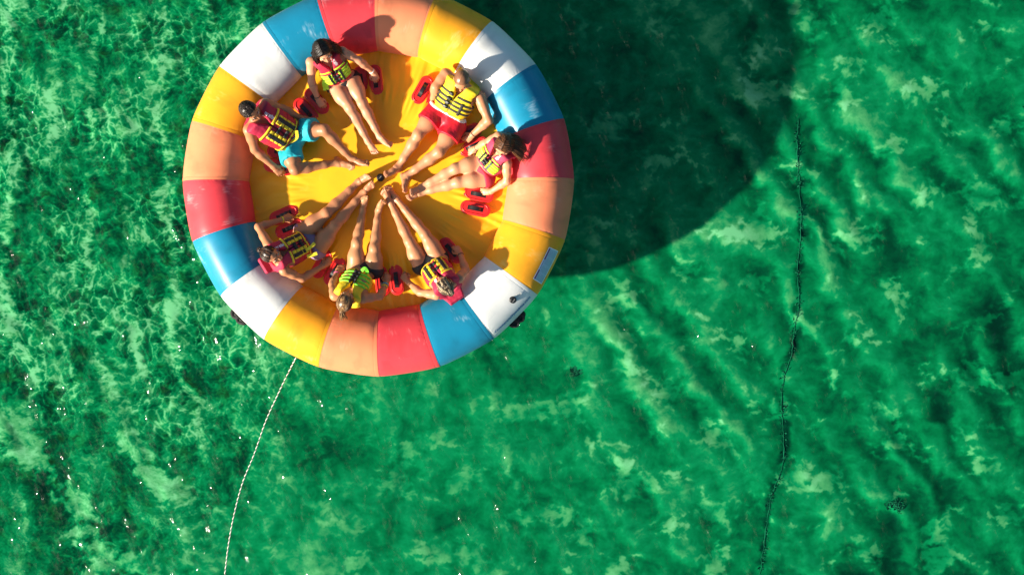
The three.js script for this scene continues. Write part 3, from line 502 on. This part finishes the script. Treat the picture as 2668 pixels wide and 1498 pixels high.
      for (let i = 0; i < 46; i++) { const pp = [], rr = h.knotR ?? 0.03, ph = r() * 6.28, tl = r() * 3.1, ax = V(Math.cos(tl), Math.sin(tl), r() - 0.5).normalize(), b1 = V(0, 0, 1).cross(ax).normalize(), b2 = ax.clone().cross(b1); for (let s = 0; s <= 5; s++) { const w = ph + s * 0.8; pp.push(kn.clone().addScaledVector(b1, rr * Math.cos(w)).addScaledVector(b2, rr * Math.sin(w)).addScaledVector(ax, (r() - 0.5) * 0.01).applyMatrix4(HM)); } strand(pp, 0.006, n2(i * 0.9, 1.3)); }
      if (h.tail) for (let i = 0; i < 60; i++) { const pp = [], j = V(r() - 0.5, r() - 0.5, r() - 0.5).multiplyScalar(0.07), b = kn.clone().applyMatrix4(HM), f = V(...h.tail); for (let s = 0; s <= 4; s++) pp.push(b.clone().addScaledVector(f, s / 4 * (0.8 + 0.4 * r())).addScaledVector(j, 0.3 + 0.25 * s).add(V(0, 0.035 * Math.sin(s * 0.8) - 0.012 * s, 0))); strand(pp, 0.0045, n2(i * 0.77, 5.1) * 1.1); }
    }
    if (h.style === 'short') for (let i = 0; i < 420; i++) { const az = (r() * 2 - 1) * 2.7, el2 = Math.acos(1 - r() * (Math.abs(az) > 1.9 ? 0.55 : 1.05)), p0 = scalp(az, el2, 0.0), p1 = scalp(az + (r() - 0.5) * 0.2, el2 + 0.16, 0.007); strand([p0.clone().lerp(p1, 0.0), p0.clone().lerp(p1, 0.5).multiplyScalar(1.01), p1].map((q) => q.applyMatrix4(HM)), 0.0034, n2(i * 0.5, 2)); }
    part('hair', mergeGeometries(geos), hairMat, root);
  }

  // life jacket
  const j = o.jacket, ja = (male ? 0.208 : 0.168) * (j.w ?? 1), jb = male ? 0.142 : 0.128, yB = -L + (j.bottom ?? 0.09), yT = 0.055;
  const arm = [1, -1].map((s) => cone(V(s * (ja * 0.86), -0.055, 0.0), V(s * (ja + 0.15), -0.03, 0), 0.088, 0.13)), neck = cone(V(0, -0.015, 0.012), V(0, 0.3, 0.05), 0.078, 0.11);
  const back = (x, y, z) => { const w = ja * (j.back === true ? 0.72 : 0.6) - 0.18 * Math.max(0, y), qx = Math.abs(x) - w, qy = Math.abs(y - 0.03) - (j.back === true ? 0.125 : 0.095), qz = Math.abs(z + jb * 0.86 + 0.10 * (y - 0.03)) - 0.012; return Math.hypot(Math.max(qx, 0), Math.max(qy, 0), Math.max(qz, 0)) + Math.min(Math.max(qx, qy, qz), 0) - 0.012; };
  const jf = (x, y, z) => {
    const taper = 1 - 0.10 * sstep(-0.2, yB, y), sx = x / (ja * taper), sz = (z - 0.012) / jb; let d = (Math.pow(Math.pow(Math.abs(sx), 2.5) + Math.pow(Math.abs(sz), 2.5), 0.4) - 1) * jb * 0.92;
    d = smax(d, Math.max(y - yT, yB - y), 0.035);
    d = smax(d, -Math.min(arm[0](x, y, z), arm[1](x, y, z)), 0.022); d = smax(d, -neck(x, y, z), 0.02);
    if (j.back) d = smin(d, back(x, y, z), 0.03);
    if (z > 0) { const vn = Math.abs(x) - (y + 0.12) * 0.42; d = smax(d, -Math.max(vn, -(z - 0.01)), 0.018); d += 0.010 * Math.exp(-x * x / 0.00012) * (y < -0.1 ? 1 : 0.3); d += 0.005 * Math.exp(-Math.pow((y - j.quilt) / 0.006, 2)); }
    return d + 0.004 * n2(x * 18 + o.seed, y * 16) + 0.002 * n2(x * 50, y * 45);
  };
  const jg = netMesh(jf, V(-ja - 0.05, yB - 0.05, -jb - 0.05), V(ja + 0.05, 0.24, jb + 0.06), 0.0075, (x, y, z, c) => {
    const n = 1 + 0.08 * n2(x * 20, y * 20), k = j.top && y > (j.split ?? -0.2) + 0.015 * Math.abs(x) * 5 ? j.top : j.rgb;
    const tr2 = z > 0.02 && Math.abs(x) < 0.008 ? 0.35 : 1; for (let i = 0; i < 3; i++) c[i] = k[i] * n * tr2;
  });
  jg.applyMatrix4(M);
  const jm = part('life_jacket', jg, clothMat, root, j.label);
  const surf = (th, y) => { const s = Math.sin(th), c = Math.cos(th); let a = 0.0, b = 0.42; for (let q = 0.42; q > 0.02; q -= 0.012) { if (jf(s * q, y, c * q) < 0) { a = q; break; } b = q; } for (let i = 0; i < 7; i++) { const m = (a + b) / 2; jf(s * m, y, c * m) < 0 ? a = m : b = m; } return (a + b) / 2; };
  // a piece lying on the jacket: from angle t0 to t1 round the chest (degrees), y0..y1 up it; slant lifts one end
  function patch(name, t0, t1, y0, y1, thick, mat, slant = 0, nu = 14, nv = 3) {
    const g = gridGeo(nu + 2, nv + 2, (u, v, q) => {
      const iu = Math.round(u * (nu + 2)), iv = Math.round(v * (nv + 2)), cu = clamp((iu - 1) / nu, 0, 1), cv = clamp((iv - 1) / nv, 0, 1), edge = iu === 0 || iu === nu + 2 || iv === 0 || iv === nv + 2;
      const th = mix(t0, t1, cu) * D2R, y = mix(y0, y1, cv) + slant * (cu - 0.5), rr = surf(th, clamp(y, yB + 0.02, yT - 0.01)) + (edge ? -0.004 : thick);
      q.set(Math.sin(th) * rr, y, Math.cos(th) * rr).applyMatrix4(M); q.uv = [cv, 1 - cu];
    });
    return part(name, g, mat, jm);
  }
  const Y = (t) => mix(yB, yT, t);
  if (j.kind === 'belts') { // four dark webbing belts with buckles
    const dark = dye([0.035, 0.03, 0.02], 0.7);
    for (const t of [0.62, 0.46, 0.33, 0.2]) { patch('strap', -100, 100, Y(t) - 0.011, Y(t) + 0.011, 0.005, dark, 0, 40); const b = patch('buckle', -24, -8, Y(t) - 0.018, Y(t) + 0.018, 0.014, dye(BLACK, 0.35), 0, 6); }
    patch('strap', 34, 41, Y(0.12), Y(0.50), 0.008, dark, 0, 4, 12); patch('strap', -62, -56, Y(0.25), Y(0.5), 0.008, dark, 0, 4, 12);
  } else if (j.kind === 'foam') {
    const pm = dye(j.foam, 0.68), bk = dye(BLACK, 0.6), sm = dye(j.strap ?? j.foam, 0.66);
    for (const s of [-1, 1]) for (let k = 0; k < 4; k++) patch('foam_panel', s * 15, s * 46, Y(0.14 + 0.115 * k), Y(0.235 + 0.115 * k), 0.010, pm, 0, 10);
    for (const s of [-1, 1]) patch('strap', s * 27, s * 40, Y(0.10), Y(0.58), 0.013, bk, 0, 4, 12);
    for (const t of [0.22, 0.42]) patch('buckle', -14, 14, Y(t) - 0.018, Y(t) + 0.018, 0.016, bk, 0, 8);
    patch('strap', -75, 75, Y(0.615), Y(0.665), 0.008, sm, 0, 30); patch('strap', -95, 95, Y(0.07), Y(0.105), 0.008, sm, 0, 30);
  } else if (j.kind === 'lime') {
    const pm = dye(j.foam, 0.66), bk = dye(BLACK, 0.5), sm = dye(j.strap ?? j.foam, 0.66);
    patch('strap', -95, 95, Y(0.56), Y(0.605), 0.008, sm, 0, 30); patch('strap', -95, 95, Y(0.44), Y(0.485), 0.008, pm, 0, 30);
    for (let k = 0; k < 3; k++) { patch('foam_panel', 14, 62, Y(0.14 + 0.1 * k), Y(0.225 + 0.1 * k), 0.010, pm, 0, 10); patch('foam_panel', -62, -14, Y(0.14 + 0.1 * k), Y(0.225 + 0.1 * k), 0.010, j.foam2 ? dye(j.foam2, 0.66) : pm, 0, 10); }
    patch('strap', 20, 28, Y(0.1), Y(0.5), 0.013, bk, 0, 4, 12); patch('strap', -28, -20, Y(0.1), Y(0.5), 0.013, bk, 0, 4, 12);
    for (const t of [0.2, 0.34, 0.5]) patch('buckle', -12, 12, Y(t) - 0.017, Y(t) + 0.017, 0.016, bk, 0, 8);
  } else if (j.kind === 'chain') {
    const gm = dye(GREEN, 0.6), bk = dye(BLACK, 0.5);
    for (const s of [-1, 1]) for (let k = 0; k < 4; k++) patch('strap', s * 14, s * (58 + 6 * k), Y(0.16 + 0.13 * k), Y(0.215 + 0.13 * k), 0.008, gm, s * 0.012, 12);
    for (const t of [0.16, 0.30, 0.44, 0.56]) patch('buckle', -13, 13, Y(t) - 0.02, Y(t) + 0.02, 0.018, bk, 0, 8);
    patch('strap', -4, 4, Y(0.1), Y(0.62), 0.011, bk, 0, 3, 14);
  }
  if (j.logo) patch('logo_print', 17, 36, Y(0.67), Y(0.93), 0.004, logoMat, 0, 8, 12);
  for (const [pp, rgb] of j.tails ?? []) { // loose strap ends
    const cr = new THREE.CatmullRomCurve3(pp.map((p) => P(...p))), w = 0.017;
    part('strap_tail', gridGeo(16, 2, (u, v, q) => { const c = cr.getPoint(u), t = cr.getTangent(u), s = V(0, 1, 0).cross(t).normalize(); q.copy(c).addScaledVector(s, (v - 0.5) * 2 * w); q.y += 0.006 * Math.sin(u * 9) * (v - 0.5); }), dye(rgb, 0.6), jm);
  }
  // shorts or swimwear
  const b = o.bottoms;
  if (b) {
    const waist = loc(0, -L + (b.waist ?? 0.05), 0), cutW = (x, y, z) => (x - waist.x) * U.x + (y - waist.y) * U.y + (z - waist.z) * U.z;
    const legEnd = o.legs.map((l, i) => { const kn = P(l.knee[0], l.knee[1], l.knee[2] ?? 0.49); return [hip[i].clone().lerp(kn, b.len), kn.clone().sub(hip[i]).normalize()]; });
    const f = (x, y, z) => {
      let d = torso(x, y, z) - b.off * 0.8;
      for (let i = 0; i < 2; i++) { const [e, dr] = legEnd[i], cut = (x - e.x) * dr.x + (y - e.y) * dr.y + (z - e.z) * dr.z; d = smin(d, smax(thighs[i](x, y, z) - b.off * (0.8 + 0.5 * sstep(-0.25, 0, cut)), cut, 0.008), 0.03); }
      d = smax(d, cutW(x, y, z), 0.01);
      return d + b.wr * (n2(x * 16 + 3 * y, z * 16) + 0.6 * n2(x * 34, z * 30 + y * 20));
    };
    const [l2, h2] = boxOf([hip[0], hip[1], legEnd[0][0], legEnd[1][0], waist], 0.17);
    part(b.name, netMesh(f, l2, h2, 0.008, (x, y, z, c) => { const n = 1 + 0.12 * n2(x * 12, z * 12); for (let i = 0; i < 3; i++) c[i] = b.rgb[i] * n; }), b.wet ? wetCloth : clothMat, root);
    if (b.band) part('waistband', netMesh((x, y, z) => Math.max(f(x, y, z) - 0.005, -0.03 - cutW(x, y, z), cutW(x, y, z) + 0.003), l2, h2, 0.007, (x, y, z, c) => { c[0] = b.band[0]; c[1] = b.band[1]; c[2] = b.band[2]; }), clothMat, root);
  }
  return root;
}
const TAN = [0.55, 0.235, 0.115], BROWN = [0.52, 0.215, 0.10], FAIR = [0.62, 0.28, 0.155];
const people = [
  { seed: 1, label: 'woman with long dark loose hair in a red life jacket with lime straps, looking down', skin: FAIR, head: [843, 136, 0.91], face: [0.42, 0.9], pitch: 16, yS: 0.71,
    hair: { rgb: [0.016, 0.010, 0.008], style: 'long', len: 0.22, flow: [0.25, -0.8, 0.2], thick: 0.006, line: 0.03 },
    arms: [{ sh: [896, 133], el: [936, 158, 0.62], wr: [971, 187, 0.45], hand: [981, 209, 0.40], bands: [[0.92, [0.8, 0.76, 0.72], 0.004]] }, { sh: [806, 163], el: [812, 214, 0.56], wr: [828, 256, 0.44], hand: [842, 277, 0.40], bands: [[0.12, BLACK, 0.003], [0.9, BLACK, 0.003], [0.97, BLACK, 0.003]] }],
    legs: [{ hip: [916, 206], knee: [944, 268, 0.51], ankle: [990, 357], toe: [1021, 373] }, { hip: [874, 224], knee: [912, 281, 0.51], ankle: [959, 368], toe: [976, 396] }],
    jacket: { rgb: RED, top: [0.5, 0.010, 0.045], split: -0.2, kind: 'lime', foam: LIME, quilt: -0.24, logo: true, label: 'red life jacket with lime straps', tails: [[[[845, 202, 0.63], [843, 218, 0.58], [846, 230, 0.52], [846, 236, 0.5]], LIME], [[[852, 204, 0.64], [851, 220, 0.58], [853, 233, 0.52]], LIME]] },
    bottoms: { name: 'swimwear', rgb: [0.012, 0.012, 0.015], len: 0.06, off: 0.007, wr: 0.001, waist: 0.06 } },
  { seed: 2, male: true, label: 'man with cropped hair, black belted yellow life jacket and red shorts', skin: TAN, head: [1203, 209, 0.77], face: [-0.12, 1], pitch: -4, yS: 0.59,
    hair: { rgb: [0.075, 0.038, 0.017], style: 'none', buzz: true, line: 0.012, thick: -0.003 },
    arms: [{ sh: [1255, 258], el: [1273, 313, 0.58], wr: [1231, 351, 0.45], hand: [1214, 364, 0.40], bands: [[0.93, BLACK, 0.003]] }, { sh: [1157, 190], el: [1135, 226, 0.60], wr: [1129, 256, 0.45], hand: [1133, 273, 0.41] }],
    legs: [{ hip: [1186, 326], knee: [1145, 395, 0.50], ankle: [1060, 458], toe: [1063, 499], inner: [-1, 0] }, { hip: [1138, 290], knee: [1090, 350, 0.50], ankle: [1038, 434], toe: [1002, 449], inner: [0.5, 1] }],
    jacket: { rgb: [0.82, 0.60, 0.012], kind: 'belts', back: true, quilt: -0.3, label: 'yellow life jacket with black belts', w: 1.0 },
    bottoms: { name: 'shorts', rgb: [0.62, 0.008, 0.025], len: 0.50, off: 0.024, wr: 0.006, waist: 0.10, band: [0.75, 0.78, 0.82], wet: true } },
  { seed: 3, label: 'woman with long brown hair in a pink and lime life jacket, leaning back', skin: [0.62, 0.29, 0.15], head: [1313, 380, 0.8], face: [-0.4, 0.9], pitch: 0, yS: 0.63,
    hair: { rgb: [0.10, 0.040, 0.018], streak: [0.26, 0.10, 0.035], style: 'long', len: 0.2, flow: [0.45, -0.75, 0.42], thick: 0.006, line: 0.028 },
    arms: [{ sh: [1322, 430], el: [1321, 472, 0.55], wr: [1279, 499, 0.43], hand: [1258, 499, 0.39] }, { sh: [1298, 352], el: [1264, 373, 0.56], wr: [1240, 386, 0.44], hand: [1226, 396, 0.40], bands: [[0.9, BLACK, 0.003]] }],
    legs: [{ hip: [1266, 464], knee: [1193, 475, 0.47], ankle: [1097, 502], toe: [1066, 517] }, { hip: [1252, 423], knee: [1187, 439, 0.48], ankle: [1097, 488], toe: [1074, 500] }],
    jacket: { rgb: PINK, kind: 'lime', foam: LIME, foam2: [0.75, 0.75, 0.1], quilt: -0.2, logo: true, label: 'pink life jacket with lime straps', tails: [[[[1265, 380, 0.62], [1255, 388, 0.58], [1246, 402, 0.52], [1240, 420, 0.47]], LIME], [[[1268, 383, 0.63], [1259, 400, 0.57], [1248, 424, 0.5]], LIME]] },
    bottoms: { name: 'swimwear', rgb: [0.5, 0.02, 0.05], len: 0.06, off: 0.007, wr: 0.001, waist: 0.06 } },
  { seed: 4, male: true, label: 'man with short dark hair in a red life jacket and turquoise shorts, knees apart', skin: [0.44, 0.19, 0.09], head: [653, 290, 0.92], face: [0.8, 0.6], pitch: 12, yS: 0.73,
    hair: { rgb: [0.022, 0.013, 0.009], style: 'short', line: 0.014 },
    arms: [{ sh: [695, 268], el: [737, 285, 0.58], wr: [785, 309, 0.44], hand: [806, 316, 0.40] }, { sh: [647, 342], el: [664, 389, 0.56], wr: [714, 435, 0.44], hand: [731, 450, 0.40] }],
    legs: [{ hip: [781, 338], knee: [845, 338, 0.58], ankle: [917, 415], toe: [960, 419] }, { hip: [754, 390], knee: [768, 441, 0.54], ankle: [876, 424], toe: [918, 444], inner: [0.2, -1] }],
    jacket: { rgb: [0.5, 0.012, 0.025], top: [0.42, 0.008, 0.045], kind: 'foam', foam: YEL, quilt: -0.24, logo: true, label: 'red life jacket with yellow foam panels', tails: [[[[722, 362, 0.66], [735, 372, 0.62], [752, 371, 0.6], [773, 359, 0.6], [772, 340, 0.64]], YEL], [[[718, 360, 0.64], [726, 378, 0.6], [740, 388, 0.56], [752, 388, 0.54]], YEL]] },
    bottoms: { name: 'shorts', rgb: [0.01, 0.42, 0.50], len: 0.62, off: 0.024, wr: 0.007, waist: 0.08 } },
  { seed: 5, label: 'smiling woman with dark hair in a bun in a red and yellow life jacket', skin: BROWN, leg: 1.13, head: [708, 665, 0.87], face: [0.95, 0.42], pitch: 30, roll: 0, smile: true, yS: 0.7,
    hair: { rgb: [0.024, 0.012, 0.008], streak: [0.11, 0.05, 0.025], style: 'tied', knot: [0, 0.075, -0.115], knotR: 0.026, line: 0.012 },
    arms: [{ sh: [697, 633], el: [673, 591, 0.58], wr: [738, 571, 0.44], hand: [756, 564, 0.40], bands: [[0.97, [0.8, 0.75, 0.02], 0.004]] }, { sh: [743, 709], el: [787, 726, 0.56], wr: [843, 692, 0.44], hand: [859, 678, 0.40] }],
    legs: [{ hip: [788, 606], knee: [850, 556, 0.49], ankle: [934, 474], toe: [957, 462] }, { hip: [826, 650], knee: [872, 588, 0.49], ankle: [946, 503], toe: [972, 481] }],
    jacket: { back: 1, rgb: [0.5, 0.012, 0.02], top: [0.46, 0.014, 0.055], split: -0.18, kind: 'foam', foam: YEL, quilt: -0.24, logo: true, label: 'red life jacket with yellow foam panels', tails: [[[[797, 652, 0.66], [808, 645, 0.66], [820, 633, 0.66]], YEL], [[[800, 668, 0.64], [812, 665, 0.64], [826, 660, 0.64]], YEL]] },
    bottoms: { name: 'swimwear', rgb: [0.30, 0.18, 0.28], len: 0.07, off: 0.008, wr: 0.001, waist: 0.07 } },
  { seed: 6, label: 'woman with light brown hair seen from above in a yellow life jacket with green straps', skin: [0.52, 0.23, 0.105], head: [900, 783, 0.86], face: [0.3, -1], pitch: 2, yS: 0.68,
    hair: { rgb: [0.13, 0.066, 0.028], streak: [0.36, 0.20, 0.08], style: 'tied', knot: [0, 0.03, -0.118], knotR: 0.02, tail: [0.005, -0.05, 0.055], line: 0.02 },
    arms: [{ sh: [949, 778], el: [990, 772, 0.57], wr: [1007, 737, 0.44], hand: [1010, 716, 0.40], bands: [[0.86, [0.1, 0.5, 0.55], 0.004], [0.7, [0.8, 0.7, 0.05], 0.004]] }, { sh: [868, 770], el: [866, 742, 0.57], wr: [879, 710, 0.44], hand: [889, 695, 0.40], bands: [[0.9, [0.75, 0.1, 0.3], 0.004]] }],
    legs: [{ hip: [975, 702], knee: [976, 647, 0.49], ankle: [986, 548], toe: [1001, 529] }, { hip: [926, 700], knee: [930, 634, 0.49], ankle: [945, 549], toe: [949, 514] }],
    jacket: { rgb: [0.84, 0.58, 0.012], kind: 'chain', quilt: -0.3, bottom: 0.11, label: 'yellow life jacket with green straps', tails: [[[[942, 706, 0.66], [950, 699, 0.67], [956, 706, 0.66], [956, 714, 0.63]], GREEN]] },
    bottoms: { name: 'swimwear', rgb: [0.03, 0.02, 0.02], len: 0.06, off: 0.007, wr: 0.001, waist: 0.06 } },
  { seed: 7, label: 'woman with blond streaked hair tied back in a red life jacket with yellow panels', skin: TAN, head: [1158, 742, 0.87], face: [-0.6, -0.75], pitch: -2, yS: 0.69,
    hair: { rgb: [0.05, 0.03, 0.018], streak: [0.52, 0.40, 0.24], style: 'tied', knot: [0, 0.07, -0.110], knotR: 0.034, line: 0.018 },
    arms: [{ sh: [1200, 722], el: [1213, 703, 0.57], wr: [1199, 660, 0.44], hand: [1187, 645, 0.40], bands: [[0.9, BLACK, 0.003]] }, { sh: [1133, 770], el: [1094, 762, 0.56], wr: [1062, 733, 0.44], hand: [1051, 717, 0.40] }],
    legs: [{ hip: [1144, 672], knee: [1107, 610, 0.50], ankle: [1034, 519], toe: [1009, 483], band: BLACK }, { hip: [1098, 692], knee: [1067, 629, 0.49], ankle: [1017, 527], toe: [997, 500] }],
    jacket: { back: 1, rgb: [0.52, 0.012, 0.03], top: [0.46, 0.014, 0.055], split: -0.16, kind: 'foam', foam: YEL, quilt: -0.24, logo: true, label: 'red life jacket with yellow panels' },
    bottoms: { name: 'swimwear', rgb: [0.012, 0.012, 0.013], len: 0.07, off: 0.008, wr: 0.001, waist: 0.07 } },
];
for (const p of people) person(p);

// ------------------------------------------------------------------ ropes and weed
{
  const D = 2668 / 2575, pts = [[744, 900, 0.10], [733, 922, 0.03], [700, 990], [668, 1060], [640, 1140], [610, 1215], [590, 1290], [575, 1370], [566, 1446], [556, 1540], [548, 1640]].map(([x, y, h]) => P(x * D, y * D, h ?? 0.012));
  const c = new THREE.CatmullRomCurve3(pts), L = c.getLength(), N = Math.round(L / 0.012), rope = thing('tow_rope', 'thin black and white twisted rope trailing from the boat over the water', 'rope');
  const strandPts = (ph) => { const a = []; for (let i = 0; i <= N; i++) { const t = i / N, p = c.getPointAt(t), d = c.getTangentAt(t), s = V(0, 1, 0).cross(d).normalize(), w = t * L / 0.055 * 6.283 + ph; a.push(p.addScaledVector(s, 0.003 * Math.cos(w)).add(V(0, 0.003 * Math.sin(w) + waveH(p.x, p.z), 0))); } return a; };
  part('strand', tubeGeo(strandPts(0), 0.0058, N, 6), dye([0.78, 0.76, 0.66], 0.8), rope, 'white strand');
  part('strand', tubeGeo(strandPts(Math.PI), 0.0036, N, 6), dye([0.03, 0.05, 0.04], 0.8), rope, 'dark strand');
}
const weedMat = std({ rgb: [0.012, 0.085, 0.045], roughness: 0.9 }); weedMat.side = THREE.DoubleSide;
function blades(out, x, z, n, rad, len, r) { // a tuft of flat leaves
  for (let i = 0; i < n; i++) {
    const a = r() * 6.283, b = r() * 6.283, px = x + Math.cos(b) * rad * r(), pz = z + Math.sin(b) * rad * r(), y = bedH(px, pz) - 0.01, l = len * (0.5 + r()), w = 0.006 + 0.008 * r(), tip = V(px + Math.cos(a) * l, y + l * (0.3 + 0.7 * r()), pz + Math.sin(a) * l), s = V(-Math.sin(a) * w, 0, Math.cos(a) * w), m = V(px, y, pz).lerp(tip, 0.5).add(V(0, l * 0.25, 0));
    out.push(gridGeo(2, 1, (u, v, q) => { const base = V(px, y, pz), p = u < 0.25 ? base : u < 0.75 ? m : tip; q.copy(p).addScaledVector(s, (v - 0.5) * 2 * (1 - u * 0.8)); }));
  }
}
{
  const D = 2668 / 2575, r = mulberry(12), pts = [[2008, 300], [2004, 360], [2004, 400], [2010, 450], [2012, 520], [2013, 600], [2004, 680], [2009, 750], [1995, 850], [1990, 895], [1971, 950], [1964, 1010], [1970, 1090], [1968, 1170], [1945, 1230], [1930, 1300], [1920, 1380], [1910, 1446], [1898, 1540]].map(([x, y]) => { const p = P(x * D, y * D, BED_Y); p.y = bedH(p.x, p.z) + 0.02; return p; });
  const c = new THREE.CatmullRomCurve3(pts), fine = []; for (let i = 0; i <= 140; i++) { const p = c.getPointAt(i / 140); p.x += 0.022 * n2(i * 0.31, 4) + 0.014 * n2(i * 0.9, 14); p.y = bedH(p.x, p.z) + 0.006; fine.push(p); }
  const rope = thing('sunken_rope', 'dark weed covered rope lying on the seabed beyond the shadow of the boat', 'rope');
  part('rope_core', tubeGeo(fine, (t) => 0.003 + 0.008 * Math.max(0, n2(t * 23, 2) + 0.05), 420, 6), std({ rgb: [0.012, 0.12, 0.065], roughness: 0.95 }), rope);
  const bl = []; for (let i = 0; i < 140; i++) { const k = clamp(0.5 + 1.3 * n2(i * 0.16, 7), 0, 1); blades(bl, fine[i].x, fine[i].z, Math.round(9 * k), 0.03 + 0.03 * k, 0.024, r); }
  const w = part('weed', mergeGeometries(bl), weedMat, rope); w.userData.kind = 'stuff';
  for (const [x, y, n, rad, label] of [[1448, 935, 70, 0.07, 'small dark clump of weed on the seabed below the boat'], [2248, 1272, 90, 0.11, 'brown clump of weed on the seabed beside the sunken rope'], [2590, 270, 80, 0.13, 'dark clump of weed on the seabed far beyond the shadow']]) {
    const t = thing('weed_clump', label, 'seaweed'), q = []; const p = P(x * D, y * D, BED_Y); for (let k = 0; k < 4; k++) blades(q, p.x + (r() - 0.5) * rad * 1.3, p.z + (r() - 0.5) * rad * 0.8, n, rad * 0.45, 0.022, r);
    part('leaf', mergeGeometries(q), weedMat, t).userData.kind = 'stuff'; // too small to pick apart
  }
}
renderer.render(scene, camera);
